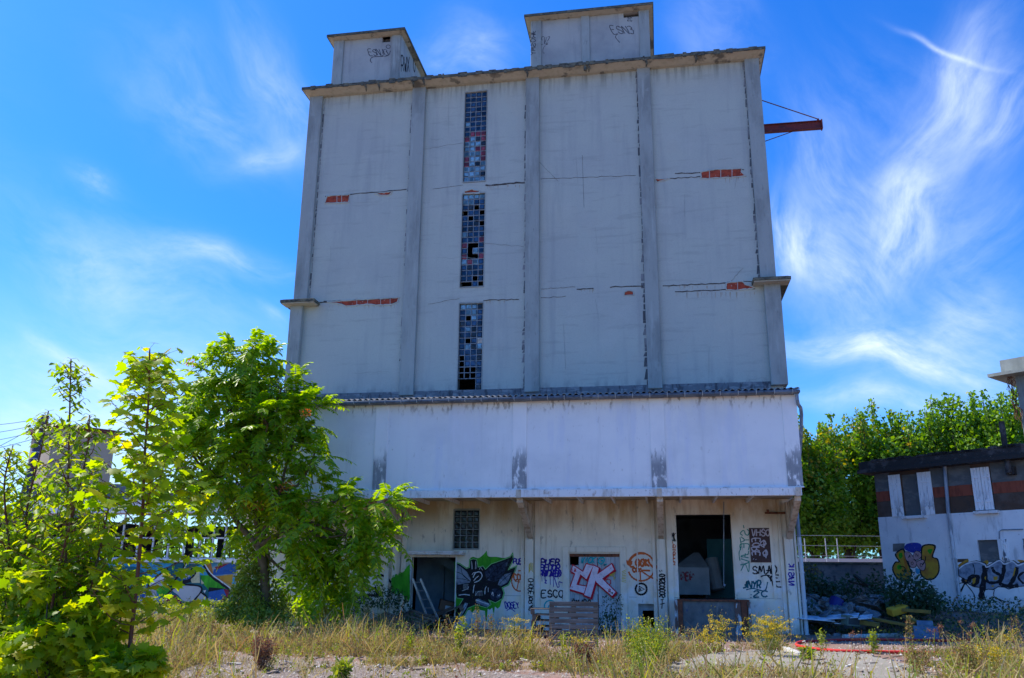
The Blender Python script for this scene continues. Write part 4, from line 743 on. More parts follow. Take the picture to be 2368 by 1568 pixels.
# ladder leaning in the doorway
alum = pm('dull_aluminium', (.42, .46, .5), [((.2, .22, .24), (5, 5, 5), .45, .65, 5, .6)], rough=.45, metal=.5)
r = empty('ladder', (D1[0]+.5, 26.2, 0)); k = []
A0, A1 = np.array([D1[0]+.95, 26.1, 0]), np.array([D1[0]+.12, 26.75, 1.45]); off = np.array([.34, -.05, 0])
for s in (0, 1): k.append(MB().beam(A0+off*s, A1+off*s*.75, .03, .07).build('rail', alum))
mb = MB()
for i in range(6): t = .08+i*.17; mb.tube([A0+(A1-A0)*t, A0+off*(1-.25*t)+(A1-A0)*t], .014, 6)
k.append(mb.build('rungs', alum)); adopt(r, k); tag(r, 'short metal ladder leaning in the open left doorway', 'ladder')
mb = MB(); M = TRS((D1[0]+1.0, 27.6, .5), R_(5), R_(12), R_(20)); mb.box(-.25, .25, -.2, .2, 0, .3, 0, M)
r = empty('cardboard_box', (D1[0]+1.0, 27.6, .5)); q = mb.build('carton', pm('cardboard', (.2, .12, .08), rough=.9)); l = MB().box(-.08, .12, -.206, -.201, .06, .17, 0, M).build('shipping_label', pm('paper_label', (.6, .62, .65), rough=.7)); adopt(r, [q, l]); tag(r, 'cardboard box with a white paper label inside the open doorway', 'box')
mb = MB()
for i in range(26):
    M = TRS((D1[0]+random.uniform(.2, 1.6), random.uniform(27.1, 28.6), random.uniform(.05, .3)), random.uniform(-.4, .4), random.uniform(-.4, .4), random.uniform(0, 3)); mb.box(-.35, .35, -.05, .05, 0, .03+random.uniform(0, .1), 0, M)
tag(mb.build('debris', wood), 'heap of broken boards inside the open left doorway', 'debris', kind='stuff')
# white hopper in the dock
hop = pm('chalky_hopper_paint', (.45, .52, .56), [((.28, .33, .38), (1.5, 1.5, 1.5), .4, .65, 5, .7)], rough=.7)
mb = MB(); hx0, hx1, hy0, hy1 = PY(*C6(440, 830), 29.2)[0], PY(*C6(752, 830), 29.2)[0], 29.2, 31.2
hz1 = PY(*C6(600, 830), 29.2)[2]; mb.box(hx0, hx1, hy0, hy1, 1.05, hz1)
hz1 = PY(*C6(600, 830), 29.2)[2]; c = [((hx0+hx1)/2+.12, 30.1), ((hx0+hx1)/2+.3, 30.3)]
ap = [(c[0][0], c[0][1], hz1+.5), (c[1][0], c[0][1], hz1+.5), (c[1][0], c[1][1], hz1+.5), (c[0][0], c[1][1], hz1+.5)]; bs = [(hx0, hy0, hz1+.001), (hx1, hy0, hz1+.001), (hx1, hy1, hz1+.001), (hx0, hy1, hz1+.001)]
for i in range(4): mb.face([bs[i], bs[(i+1) % 4], ap[(i+1) % 4], ap[i]])
mb.face(ap)
r = empty('hopper', (1.3, 30, .93)); k = [mb.build('body', hop)]; mb = MB()
for x in (hx0+.05, hx1-.15):
    for y in (hy0+.05, hy1-.15): mb.box(x, x+.1, y, y+.1, .92, 1.05)
k.append(mb.build('feet', dark)); HP = Plane((0, hy0, 0), (0, -1, 0)); mb = MB(); a = C6(505, 880); write(mb, HP, 'PEP', a[0], a[1], 30, 16, .05, .005, 0, jit=.6); k.append(mb.build('graffiti', pm('faded_red_marker', (.5, .08, .1), rough=.9, holes=(9, .42, .6))))
mb = MB(); mb.tube([(hx1+.15, 30.4, 2.2), (hx1+.3, 30.2, 1.2)], .22, 12); k.append(mb.build('chute', hop)); adopt(r, k); tag(r, 'white hopper with pyramid top and a red tag inside the loading dock', 'hopper')
# electric kettle-shaped bin etc. right of pallet: dark soil heap at the wall
def rock(mb, c, s, seed):
    rs_ = random.Random(seed); n1, n2 = 5, 8; i0 = len(mb.v)
    for i in range(n1):
        th = math.pi*(i+.5)/n1
        for j in range(n2):
            ph = 2*math.pi*j/n2; rr = s*(.75+.5*rs_.random()); mb.v.append((c[0]+rr*math.sin(th)*math.cos(ph), c[1]+rr*math.sin(th)*math.sin(ph), c[2]+rr*.7*math.cos(th)))
    for i in range(n1-1):
        for j in range(n2): mb.f.append((i0+i*n2+j, i0+(i+1)*n2+j, i0+(i+1)*n2+(j+1) % n2, i0+i*n2+(j+1) % n2)); mb.m.append(0)
    mb.f.append(tuple(i0+j for j in range(n2))); mb.f.append(tuple(i0+(n1-1)*n2+j for j in range(n2))[::-1]); mb.m += [0, 0]
# ================================================================ red hose
red = pm('red_rubber_hose', (.62, .03, .025), [((.35, .02, .02), (6, 6, 6), .45, .65, 5, .6)], rough=.7)
hp = [PZ(x, y, .03) for x, y in smooth_line([(2420, 1474), (2320, 1476), (2200, 1481), (2100, 1480), (2000, 1479), (1920, 1481), (1860, 1484), (1842, 1488), (1846, 1494), (1880, 1500), (1950, 1506), (2050, 1508), (2150, 1510), (2220, 1514), (2280, 1519)], 6)]
tag(MB().tube([(p[0], p[1], .035) for p in hp], .034, 8).build('hose', red, smooth=True), 'red rubber hose looped across the asphalt right of the warehouse', 'hose')
# ================================================================ RIGHT HOUSE (local frame: x along the front towards the camera, y inwards)
ang = math.atan2(hd[1], hd[0]); HR = empty('house', (HX, HY, 0), ang); tag(HR, 'small two storey house with white shutters and bubble graffiti right of the tower', 'house')
HMi = np.linalg.inv(np.array(Matrix.Translation((HX, HY, 0)) @ Matrix.Rotation(ang, 4, 'Z'))); HPL = Plane((HX, HY, 0), hn)
# refine the corner so that the wall's far edge falls where it stands in the photo
def HL(x, y, off=0.):
    p = HPL.pt(x, y, off); q = HMi @ np.array([*p, 1]); return q[:3]
c0 = HL(2035, 1250)[0]
def hrect(p, q): a = HL(*p); b = HL(*q); return (a[0], b[0], b[2], a[2])
hwall = pm('house_white_render', (.84, .86, .86), [((.66, .69, .72), (1, 1, 1), .4, .65, 6, .6), ((.3, .32, .33), (5, 5, 1), .55, .72, 6, .5), ((.2, .2, .2), (16, 16, 16), .66, .72, 4, .6)], rough=.95, bump=(30, .4, .01))
hbrown = pm('house_brown_render', (.105, .065, .045), [((.15, .12, .1), (1.5, 1.5, 1.5), .45, .65, 6, .7), ((.06, .05, .045), (5, 5, 5), .5, .7, 5, .5)], rough=.95, bump=(30, .4, .01))
hbrick = pm('house_brick_band', (.3, .08, .045), [((.18, .05, .03), (9, 9, 2), .45, .65, 5, .8), ((.1, .09, .09), (4, 4, 4), .6, .7, 5, .6)], rough=.95)
hgrey = pm('house_grey_cement', (.12, .13, .13), [((.2, .2, .19), (2.5, 2.5, 5), .48, .62, 6, .7)], rough=.95, bump=(12, .5, .02))
shut = pm('peeling_shutter_paint', (.9, .92, .92), [((.1, .13, .16), (7, 7, 2.0), .50, .56, 8, .95, 4.6, 3.2), ((.3, .33, .36), (20, 20, 3), .58, .66, 5, .6)], rough=.8)
L0, L1, ztop = c0, 7.2, HL(2200, 1078)[2]
zb = HL(2025, 1196.6)[2]; wA = hrect((2081, 1098), (2130, 1190)); wB = hrect((2243, 1083), (2300, 1178)); wC = hrect((2258, 1249), (2312, 1300))
mb = MB(); wallgrid(mb, L0, L1, 0, zb, 0, .2, [(wC[0], wC[1], wC[2], wC[3])]); mb.box(L0, L0+.2, .2, 5, 0, zb); mb.box(L1-.2, L1, .2, 5, 0, zb); mb.box(L0+.2, L1-.2, 4.8, 5, 0, zb); mb.build('lower_wall', hwall, HR)
mb = MB(); wallgrid(mb, L0, L1, zb+.002, ztop, .03, .2, [wA, wB]); mb.box(L0, L0+.2, .2, 5, zb+.002, ztop); mb.box(L1-.2, L1, .2, 5, zb+.002, ztop); mb.box(L0+.2, L1-.2, 4.8, 5, zb+.002, ztop); mb.build('upper_wall', hbrown, HR)
q0 = HL(2030, 1160)[2]; q1 = HL(2030, 1137)[2]
for x0, x1 in ((L0+.02, wA[0]-.42), (wA[1]+.42, wB[0]-.02), (wB[1]+.02, L1-.1)): MB().box(x0, x1, .018, .031, q0, q1).build('brick_band', hbrick, HR); MB().box(x0, x1, .02, .031, q1+.002, ztop-.01).build('cement_patch', hgrey, HR)
MB().box(wA[0], wA[1], .08, .18, wA[2], wA[3]).build('block_infill', hgrey, HR)
MB().box(wC[0], wC[1], .08, .18, wC[2], wC[3]).build('block_infill', hgrey, HR)
def shutter(x0, x1, z0, z1, y=-.035, m=shut):
    mb = MB(); n = 3; w = (x1-x0)/n
    for k in range(n): mb.box(x0+k*w+.004, x0+(k+1)*w-.004, y, y+.03, z0, z1)
    for z in (z0+(z1-z0)*.18, z0+(z1-z0)*.75): mb.box(x0+.03, x1-.03, y-.02, y-.001, z, z+.06)
    return mb.build('shutter', m, HR, bevel=.003)
sw = .44; shutter(wA[0]-sw, wA[0]-.01, wA[2]-.02, wA[3]+.02); shutter(wA[1]+.01, wA[1]+sw+.04, wA[2]-.02, wA[3]+.02)
mB = (wB[0]+wB[1])/2; shutter(wB[0], mB-.004, wB[2], wB[3]); shutter(mB+.004, wB[1], wB[2], wB[3])
sc2 = hrect((2312, 1247), (2335, 1300)); shutter(sc2[0]+.02, sc2[1], sc2[2], sc2[3]); shutter(sc2[1]+.45, sc2[1]+.9, sc2[2], sc2[3])
for w, e in ((wA, .18), (wB, .12)): MB().box(w[0]-e*.3, w[1]+e, -.16, .03, w[2]-.12, w[2]-.03).build('sill', trimw, HR, bevel=.008)
mb = MB(); mb.box(L0-.35, L1+.3, -.45, 5.3, ztop, ztop+.12); mb.box(L0-.3, L1+.3, -.38, 5.2, ztop+.122, ztop+.4)
for k in range(40): x = random.uniform(L0, L1); mb.box(x, x+random.uniform(.1, .5), -.40, -.3, ztop+.36, ztop+.42+random.uniform(0, .04))
tarm = pm('tarred_roof_edge', (.035, .035, .035), [((.11, .1, .095), (2, 2, 3), .5, .62, 6, .8), ((.3, .3, .28), (14, 14, 14), .66, .7, 5, .7)], rough=.95, bump=(20, .6, .02)); mb.build('roof', tarm, HR)
mb = MB(); a = HL(2186, 1078); b = HL(2196, 1197); c = HL(2216, 1385); mb.tube([(a[0], -.07, ztop), (b[0], -.07, zb)], .06, 10); mb.build('downpipe', pipe_m, HR)
mb = MB(); mb.tube([(b[0], -.07, zb), (b[0], -.07, .2)], .06, 10); [mb.tube([(b[0], -.07, z), (b[0], -.07, z+.05)], .075, 10) for z in (1.5, 2.2)]; mb.build('downpipe', pipe_w, HR)['label'] = 'white painted lower length of downpipe'
mb = MB(); mb.tube([HL(2311, 1246, .03), HL(2311, 1229, .03), HL(2316, 1225, .03), HL(2366, 1224, .03)], .018, 6); mb.build('cable', pipe_m, HR)
mb = MB(); a = HL(2338, 1078); mb.tube([(a[0], -.25, ztop-.4), (a[0], -.25, ztop+1.2)], .09, 8); mb.box(a[0]-.12, a[0]+.12, -.2, .03, ztop-.45, ztop-.2); mb.build('flue', tarm, HR)
# bubble letters
def hgraf(polys, mats, label):
    mb = MB()
    for kind, P, w, off, mi in polys:
        if kind == 's': shape(mb, HPL, P, off, mi, 1)
        elif kind == 'S': shape(mb, HPL, P, off, mi, 0)
        else: ribbon(mb, HPL, P, w, off, mi)
    o = mb.build('graffiti', mats); o['label'] = label; o.parent = HR; o.matrix_parent_inverse = HR.matrix_basis.inverted()
l1 = T(CH, [(180, 1085), (235, 1050), (262, 1140), (300, 1240), (270, 1290), (200, 1285), (155, 1210), (175, 1155), (215, 1150)]); r1 = T(CH, [(405, 1020), (495, 1018), (475, 1105), (520, 1130), (530, 1220), (490, 1280), (430, 1285), (385, 1230), (395, 1120)])
blobs = [T(CH, [(250, 1070), (290, 1070), (325, 1120), (300, 1145), (265, 1130)]), T(CH, [(325, 1085), (345, 1058), (380, 1070), (385, 1105), (350, 1130), (325, 1115)]), T(CH, [(285, 1150), (315, 1128), (345, 1145), (340, 1185), (305, 1190)]), T(CH, [(350, 1150), (400, 1130), (422, 1165), (415, 1210), (390, 1215), (365, 1190)])]
L = [('S', T(CH, [(150, 995), (250, 990), (245, 1060), (150, 1060)]), 0, .003, 5), ('s', T(CH, [(250, 1040), (260, 1000), (320, 985), (380, 995), (395, 1050), (320, 1070)]), 0, .004, 4)]
for q in (l1, r1): L += [('s', expand(q, 3.0), 0, .005, 0), ('s', q, 0, .007, 1)]
for q in blobs: L += [('s', expand(q, 1.2), 0, .009, 0), ('s', q, 0, .010, 3)]
L += [('r', T(CH, [(200, 1190), (235, 1185), (255, 1205), (240, 1225), (230, 1215)]), .025, .011, 0), ('r', T(CH, [(395, 1175), (420, 1140), (425, 1100)]), .025, .011, 0), ('s', T(CH, [(200, 1080), (225, 1070), (232, 1100), (210, 1120)]), 0, .0085, 2), ('s', T(CH, [(185, 1180), (215, 1170), (225, 1200), (195, 1210)]), 0, .0085, 2), ('s', T(CH, [(440, 1045), (480, 1040), (465, 1080), (450, 1070)]), 0, .0085, 2), ('s', T(CH, [(235, 1090), (258, 1130), (275, 1190), (262, 1210), (245, 1150)]), 0, .0086, 6), ('s', T(CH, [(340, 1200), (375, 1210), (370, 1245), (345, 1240)]), 0, .006, 7)]
for i, (x, y, ch) in enumerate([(283, 1090, 'A'), (350, 1080, 'N'), (310, 1150, 'O'), (385, 1165, 'C')]):
    for st in FONT[ch].split('|'):
        if st: L.append(('r', [CH(x+int(q[0])*2.2-6, y+20-int(q[1])*2.6) for q in st.split(',')], .014, .0118, 0))
p_dblue = blk('spray_royal_blue', (.03, .05, .35))
hgraf(L, [p_black, p_och, p_green, p_fr, p_dblue, hgrey, blk('spray_orange_streak', (.5, .17, .03)), p_sky], 'yellow bubble letter pair with pink blobs and black outline')
body = T(CH, [(700, 1200), (760, 1160), (850, 1140), (920, 1160), (935, 1185), (1000, 1150), (1040, 1130), (1080, 1155), (1110, 1150), (1160, 1140), (1195, 1165), (1246, 1150), (1300, 1160), (1300, 1340), (1180, 1350), (1120, 1370), (1085, 1355), (1030, 1350), (990, 1375), (950, 1370), (900, 1380), (900, 1360), (830, 1350), (790, 1330), (750, 1290), (705, 1260)])
L = [('S', expand(body, 2.0), 0, .004, 0), ('S', body, 0, .006, 1)]
for p, w in [([(702, 1205), (760, 1165), (850, 1145), (920, 1170), (940, 1190), (1040, 1135), (1085, 1165), (1150, 1142), (1195, 1175), (1246, 1160), (1300, 1165)], .03)]: L.append(('r', T(CH, p), w, .010, 2))
for p, w in [([(725, 1290), (765, 1310), (790, 1300), (800, 1275), (860, 1270), (850, 1320), (810, 1340)], .10), ([(925, 1180), (915, 1280), (895, 1400), (890, 1460)], .14), ([(980, 1190), (1000, 1230), (1050, 1260), (1040, 1310), (960, 1320), (930, 1290)], .07), ([(1080, 1170), (1075, 1240), (1050, 1330), (1150, 1350), (1200, 1340)], .09), ([(1190, 1190), (1170, 1270), (1120, 1350)], .09), ([(1246, 1230), (1200, 1275), (1246, 1330)], .05), ([(820, 1160), (835, 1220), (825, 1270)], .02), ([(700, 1330), (740, 1320), (770, 1340), (830, 1420), (830, 1480)], .025), ([(960, 1490), (1000, 1440), (1060, 1480)], .025), ([(910, 1400), (930, 1480), (960, 1500)], .02), ([(1000, 1380), (1000, 1440), (1100, 1480)], .02), ([(700, 1340), (710, 1400), (760, 1310)], .04)]: L.append(('r', T(CH, p), w, .008, 0))
for p in ([(815, 1290), (845, 1275), (840, 1320), (820, 1335)], [(915, 1280), (930, 1265), (928, 1300)], [(990, 1270), (1028, 1265), (1025, 1295), (995, 1300)], [(970, 1345), (1000, 1340), (990, 1360)], [(1150, 1270), (1170, 1190), (1180, 1200), (1165, 1260)], [(750, 1300), (768, 1300), (765, 1315)]): L.append(('S', T(CH, p), 0, .012, 3))
for p in ([(700, 1170), (770, 1125), (780, 1150), (710, 1190)], [(905, 1150), (940, 1130), (950, 1160), (925, 1170)], [(1065, 1110), (1090, 1105), (1100, 1135), (1075, 1140)], [(1190, 1130), (1246, 1135), (1230, 1160)]): L.append(('s', T(CH, p), 0, .003, 3))
L.append(('S', T(CH, [(690, 1122), (780, 1120), (780, 1145), (690, 1150)]), 0, .0025, 4))
hgraf(L, [p_black, p_grey, p_wht, p_och, hbrown], 'wide grey bubble letters with thick black outlines and yellow accents')
# boarded opening outline lower left
# tall concrete tower behind the house, right edge of frame
CTY = 35.; a = PY(2346, 870, CTY); z2 = PY(2366, 838, CTY)[2]
r = empty('concrete_tower', (a[0], a[1], 0), ang)
MB().box(0, 5, 0, 5, 0, a[2]).build('wall', concrete, r)
MB().box(-.75, 5.5, -.6, 5.5, a[2], a[2]+.12).box(-.35, 5.3, -.3, 5.3, a[2]+.122, z2+.1).build('roof_slab', concrete, r); mb = MB()
for i in range(9):
    x = -.12+random.uniform(-.15, .1); z = a[2]; pts = [(x, -.12, z)]
    for j in range(9): z -= random.uniform(.08, .3); pts.append((x+random.uniform(-.12, .15)+j*.015, -.12+random.uniform(-.05, .05), z))
    mb.tube(pts, .012, 4)
mb.build('dead_vine', rust, r); tag(r, 'tall grey concrete tower with a projecting roof slab beyond the small house', 'tower')
# boundary wall, rail and things beyond it
bwm = pm('old_plastered_wall', (.24, .235, .24), [((.1, .1, .11), (1, 1, .6), .4, .62, 6, .8), ((.36, .3, .28), (1.6, 1.6, 1.6), .5, .66, 6, .7), ((.05, .05, .06), (4, 4, 2), .56, .66, 6, .8)], rough=.95, bump=(12, .6, .03))
WY = 36.; a = PY(1840, 1304, WY); b = PY(2040, 1300, WY); zt = b[2]
r = empty('boundary_wall', ((a[0]+b[0])/2, WY, 0)); k = [MB().box(3.96, b[0]+1.5, WY, WY+.25, 0, zt-.1).build('wall', bwm), MB().box(3.96, b[0]+1.5, WY-.06, WY+.3, zt-.098, zt).build('coping', moss)]; adopt(r, k)
tag(r, 'old blotchy plaster wall between the warehouse and the house', 'wall')
rail = pm('galvanised_rail', (.6, .62, .66), rough=.5, metal=.2)
p = PY(1860, 1296, 44); mb = MB(); mb.box(4.5, 16, 44, 44.08, p[2]-.12, p[2]+.1); k = [mb.build('rail_beam', rail)]; mb = MB()
for i in range(6): mb.box(4.6+i*2, 4.7+i*2, 44.09, 44.2, 0, p[2]+.05)
k.append(mb.build('posts', rail)); r = empty('guard_rail', (10, 44, 0)); adopt(r, k); tag(r, 'pale metal guard rail beyond the plaster wall', 'rail')
mb = MB(); k = []
for x in (1908, 1935, 1860): q = PY(x, 1255, 42); mb.tube([(q[0], 42, 0), (q[0], 42, q[2]+.2)], .022, 6)
k.append(mb.build('posts', rail)); mb = MB()
for i in range(3): mb.tube([(4, 42.0, 3.6-i*.45), (14, 42.0, 3.5-i*.45)], .012, 4)
k.append(mb.build('wires', rail)); r = empty('wire_fence', (9, 42, 0)); adopt(r, k); tag(r, 'wire fence with thin metal posts beyond the plaster wall', 'fence')
vanm = pm('white_vehicle_paint', (.75, .75, .78), rough=.3, spec=.6); r = empty('van', (4.9, 47, 0)); mb = MB(); mb.v = []; prof = [(-2.4, .4), (-2.4, 2.1), (1.2, 2.15), (1.8, 1.4), (2.5, 1.25), (2.6, .4)]
for s in (0, 1.9): mb.face([(5.2+x, 47+s, z) for x, z in (prof if s == 0 else prof[::-1])])
for i in range(6): (x0, z0), (x1, z1) = prof[i], prof[(i+1) % 6]; mb.face([(5.2+x0, 47, z0), (5.2+x0, 48.9, z0), (5.2+x1, 48.9, z1), (5.2+x1, 47, z1)])
k = [mb.build('body', vanm, bevel=.06)]; 
for x in (3.8, 7.0): k.append(MB().tube([(x, 46.95, .35), (x, 47.2, .35)], .34, 14).build('wheel', dark))
k.append(MB().box(5.4, 6.2, 46.985, 46.998, 1.45, 1.95).build('side_window', gC)); adopt(r, k); tag(r, 'white van parked beyond the plaster wall under the trees', 'van')
# ================================================================ LEFT BUILDINGS
MY = 31.; Zm = lambda x, y, Y=MY: PY(x, y, Y)
wl = Zm(552, 1293); x1 = wl[0]+.3; x0 = -24.; sill = wl[2]; wt = Zm(384, 1193)[2]; fz0 = Zm(400, 1188)[2]; fz1 = Zm(400, 1156)[2]; rz1 = Zm(380, 1121)[2]
mulw = pm('white_window_bars', (.62, .68, .74), [((.4, .36, .3), (8, 8, 8), .55, .68, 5, .7)], rough=.6)
mural_base = pm('mural_wall_paint', (.3, .36, .36), [((.04, .24, .4), (.5, .5, .7), .45, .52, 4, .9), ((.5, .36, .08), (.4, .4, 1.2), .54, .60, 5, .85), ((.42, .46, .44), (1.2, 1.2, 1.2), .58, .66, 6, .6)], rough=.8)
WR = empty('workshop', ((x0+x1)/2, MY, 0)); K = []
K.append(wallgrid(MB(), x0, x1, 0, sill-.12, MY, MY+.2).build('front_wall', mural_base)); K.append(MB().box(x0-.05, x1, MY-.09, MY+.25, sill-.12, sill).build('sill', trimw))
K.append(MB().box(x1, x1+.35, MY-.03, MY+.3, 0, fz0).build('corner_pier', trimw))
mb = MB(); mb.box(x0-.3, x1+.8, MY-.5, MY+.3, fz0, fz1); K.append(mb.build('fascia', white)); K.append(MB().box(x0-.3, x1+.7, MY-.42, MY+8, fz1+.002, rz1).build('roof', pm('slate_grey_roof', (.12, .15, .19), [((.2, .23, .27), (2, 2, 6), .45, .65, 5, .7)], rough=.8)))
nwin = 5; ww = (x1-x0)/nwin
mb = MB(); cols = [551, 515, 487, 457, 420, 384, 348, 312, 276]
X = [Zm(c, 1293)[0] for c in cols]
for x in X+[X[-1]-.8*i for i in range(1, 5)]: mb.box(x-.03, x+.03, MY+.02, MY+.08, sill, fz0)
zmid = Zm(450, 1244)[2]; mb.box(x0, x1, MY+.025, MY+.075, zmid-.03, zmid+.03); mb.box(x0, x1, MY+.01, MY+.09, sill, sill+.05); K.append(mb.build('window_bars', mulw))
mb = MB(); holes = [(x, x+1.3, sill-.2, wt-.45) for x in np.arange(x0+.6, x1-1.2, 1.6)]
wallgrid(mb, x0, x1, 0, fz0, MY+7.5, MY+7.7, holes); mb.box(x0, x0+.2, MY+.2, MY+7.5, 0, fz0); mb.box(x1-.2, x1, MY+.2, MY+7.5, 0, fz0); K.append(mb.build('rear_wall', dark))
mb = MB()
for h in holes:
    for i in range(1, 4): x = h[0]+(h[1]-h[0])*i/4; mb.box(x-.02, x+.02, MY+7.55, MY+7.6, h[2], h[3])
    for i in range(1, 3): z = h[2]+(h[3]-h[2])*i/3; mb.box(h[0], h[1], MY+7.551, MY+7.599, z-.02, z+.02)
K.append(mb.build('rear_window_bars', rust)); K.append(MB().box(x0, x1, MY+.3, MY+7.4, 0, .05).build('inner_floor', dark))
MP = Plane((0, MY, 0), (0, -1, 0)); mb = MB()
mats = [p_black, p_sky, p_dteal, p_green, p_och, p_chrome, p_mar, p_mid, p_wht, blk('spray_cream', (.6, .58, .36))]
def ms(P, off, mi, sm=0): shape(mb, MP, T(C7, P), off, mi, sm)
def mr(P, w, off, mi): ribbon(mb, MP, T(C7, P), w, off, mi)
big = [(640, 915), (820, 925), (900, 1040), (1000, 1120), (1105, 1200), (1100, 1265), (1015, 1358), (330, 1362), (400, 1280), (470, 1200), (420, 1190), (300, 1190), (250, 1180), (255, 1130), (330, 1060), (440, 985), (520, 925)]
ms([(330, 1180), (250, 1190), (-300, 1190), (-300, 1362), (330, 1362)], .004, 5); ms([(-300, 930), (500, 920), (440, 990), (250, 1120), (-300, 1180)], .0045, 1); ms([(-200, 1000), (100, 960), (250, 1080), (120, 1180), (-150, 1160)], .0055, 2, 1); ms([(-260, 1250), (60, 1180), (220, 1230), (100, 1350), (-250, 1340)], .0058, 7, 1)
ms([(x, y-8) for x, y in big], .006, 0); ms([(x*.985+8, y*.97+34) for x, y in big], .0075, 8)
ms([(640, 925), (810, 935), (890, 1045), (1000, 1130), (1092, 1203), (1088, 1258), (1005, 1345), (400, 1350), (500, 1195), (430, 1010), (520, 940)], .009, 2)
ms([(430, 1000), (510, 935), (625, 925), (600, 980), (500, 1080)], .010, 2, 1); ms([(590, 1030), (690, 985), (740, 1000), (730, 1040), (680, 1085), (600, 1095)], .0125, 7, 1); ms([(560, 1070), (650, 1010), (700, 1035), (640, 1085)], .0135, 5, 1)
ms([(720, 975), (810, 935), (885, 1050), (860, 1130), (800, 1060)], .0115, 1); ms([(790, 1050), (880, 1050), (1060, 1180), (1040, 1190), (880, 1205), (800, 1120)], .012, 3, 0); ms([(740, 1000), (780, 990), (785, 1130), (700, 1130), (690, 1100)], .0126, 9); ms([(795, 1090), (830, 1135), (800, 1145)], .0132, 9)
ms([(500, 1195), (700, 1150), (780, 1170), (790, 1220), (720, 1310), (620, 1320), (560, 1260)], .0128, 5, 1); ms([(740, 1290), (800, 1225), (850, 1270), (850, 1310), (720, 1345)], .0128, 5, 1)
ms([(880, 1205), (1030, 1190), (1080, 1230), (1080, 1260), (990, 1345), (870, 1340)], .0118, 7); ms([(1030, 1190), (1090, 1205), (1085, 1260), (1000, 1345), (960, 1345), (1060, 1260)], .0135, 6); ms([(870, 1290), (930, 1310), (980, 1345), (880, 1345)], .0138, 9); ms([(440, 1250), (540, 1260), (600, 1350), (400, 1350)], .0125, 6); ms([(330, 1180), (470, 1150), (480, 1200), (400, 1280), (360, 1260)], .0115, 3, 1); ms([(300, 1130), (420, 1090), (420, 1130), (330, 1180)], .012, 5, 1)
ms([(530, 1120), (690, 1085), (690, 1120), (540, 1170)], .0136, 0); ms([(880, 1175), (1050, 1190), (870, 1225)], .0139, 0); ms([(820, 1210), (850, 1205), (835, 1240)], .014, 8)
for p, w in [([(640, 920), (600, 1000), (540, 1080), (520, 1110)], .07), ([(690, 985), (740, 1000), (725, 1050), (680, 1090)], .05), ([(820, 930), (895, 1050), (1000, 1130), (1100, 1205), (1098, 1262), (1015, 1355)], .08), ([(500, 1190), (620, 1150), (780, 1165), (800, 1215), (710, 1330)], .05), ([(790, 1225), (855, 1275), (850, 1330)], .05), ([(430, 1170), (490, 1165), (490, 1200), (400, 1295)], .06), ([(250, 1180), (255, 1130), (340, 1060), (450, 980)], .06), ([(335, 1355), (600, 1352), (1010, 1358)], .07), ([(590, 1040), (640, 1080)], .015), ([(640, 1010), (660, 1090)], .015)]: mr(p, w, .0155, 0)
mr([(828, 920), (905, 1035), (1010, 1115), (1115, 1200), (1110, 1268), (1030, 1358)], .035, .0165, 8); mr([(640, 912), (648, 930), (605, 1010)], .03, .0165, 8)
ms([(815, 920), (900, 925), (925, 1040), (905, 1035)], .0052, 4); ms([(930, 990), (1090, 925), (1190, 925), (1190, 1030), (915, 1050)], .0052, 7); ms([(940, 965), (1030, 935), (1090, 925), (960, 995)], .006, 6); ms([(920, 1065), (1130, 1040), (1110, 1150), (1010, 1110)], .0056, 4); ms([(1130, 1080), (1190, 1060), (1190, 1150), (1120, 1140)], .0058, 1); ms([(1100, 1290), (1190, 1240), (1190, 1362), (1080, 1362)], .0058, 4)
ms([(100, 1366), (560, 1366), (560, 1410), (100, 1480)], .0042, 8); ms([(420, 1366), (520, 1366), (520, 1400), (430, 1385)], .005, 1)
for k in range(14): x = 440+k*9; mr([(x, 1366), (x+1, 1380+random.uniform(0, 25))], .02, .0052, 2)
o = mb.build('mural', mats); o['label'] = 'swirling blue, green and silver letter mural outlined in black'; K.append(o)
adopt(WR, K); tag(WR, 'low workshop with a long white-barred window over a colourful mural', 'workshop')
# lean-to shed far left
r = empty('shed', (-27, 33, 0)); a = PY(0, 1190, 33); b = PY(95, 1196, 33); k = [MB().box(a[0]-3, b[0], 32.2, 37, a[2]-.12, a[2]+.18).build('roof', pipe_m), MB().box(a[0]-3, b[0]-.3, 36.6, 36.8, 0, a[2]-.13).build('rear_wall', dark)]
for x in (b[0]-.4, b[0]-3, b[0]-5.6): k.append(MB().box(x-.08, x+.08, 32.5, 32.66, 0, a[2]-.13).build('post', rust))
adopt(r, k); tag(r, 'dark open shed with a flat roof at the far left behind the leaves', 'shed')
# beige water tower block
beige = pm('beige_render', (.50, .42, .31), [((.4, .33, .25), (.6, .6, .6), .4, .66, 5, .5)], rough=.95)  # one mottled beige for every side of the block
CY = 45.; a = PY(125, 986, CY); b = PY(272, 1004, CY); bp = Plane(a, (.81, -.585, 0)).pt(268, 1004); w = math.hypot(bp[0]-a[0], bp[1]-a[1])
r = empty('beige_tower', (a[0], CY, 0), math.atan2(.81, .585))
MB().box(0, w, 0, 4, 0, a[2]-.05).build('wall', beige, r); MB().box(-.3, w+.3, -.3, 4.3, a[2]-.05, a[2]+.16).build('roof_slab', oxide, r); tag(r, 'beige block tower with a thin red-brown roof edge behind the saplings', 'tower')
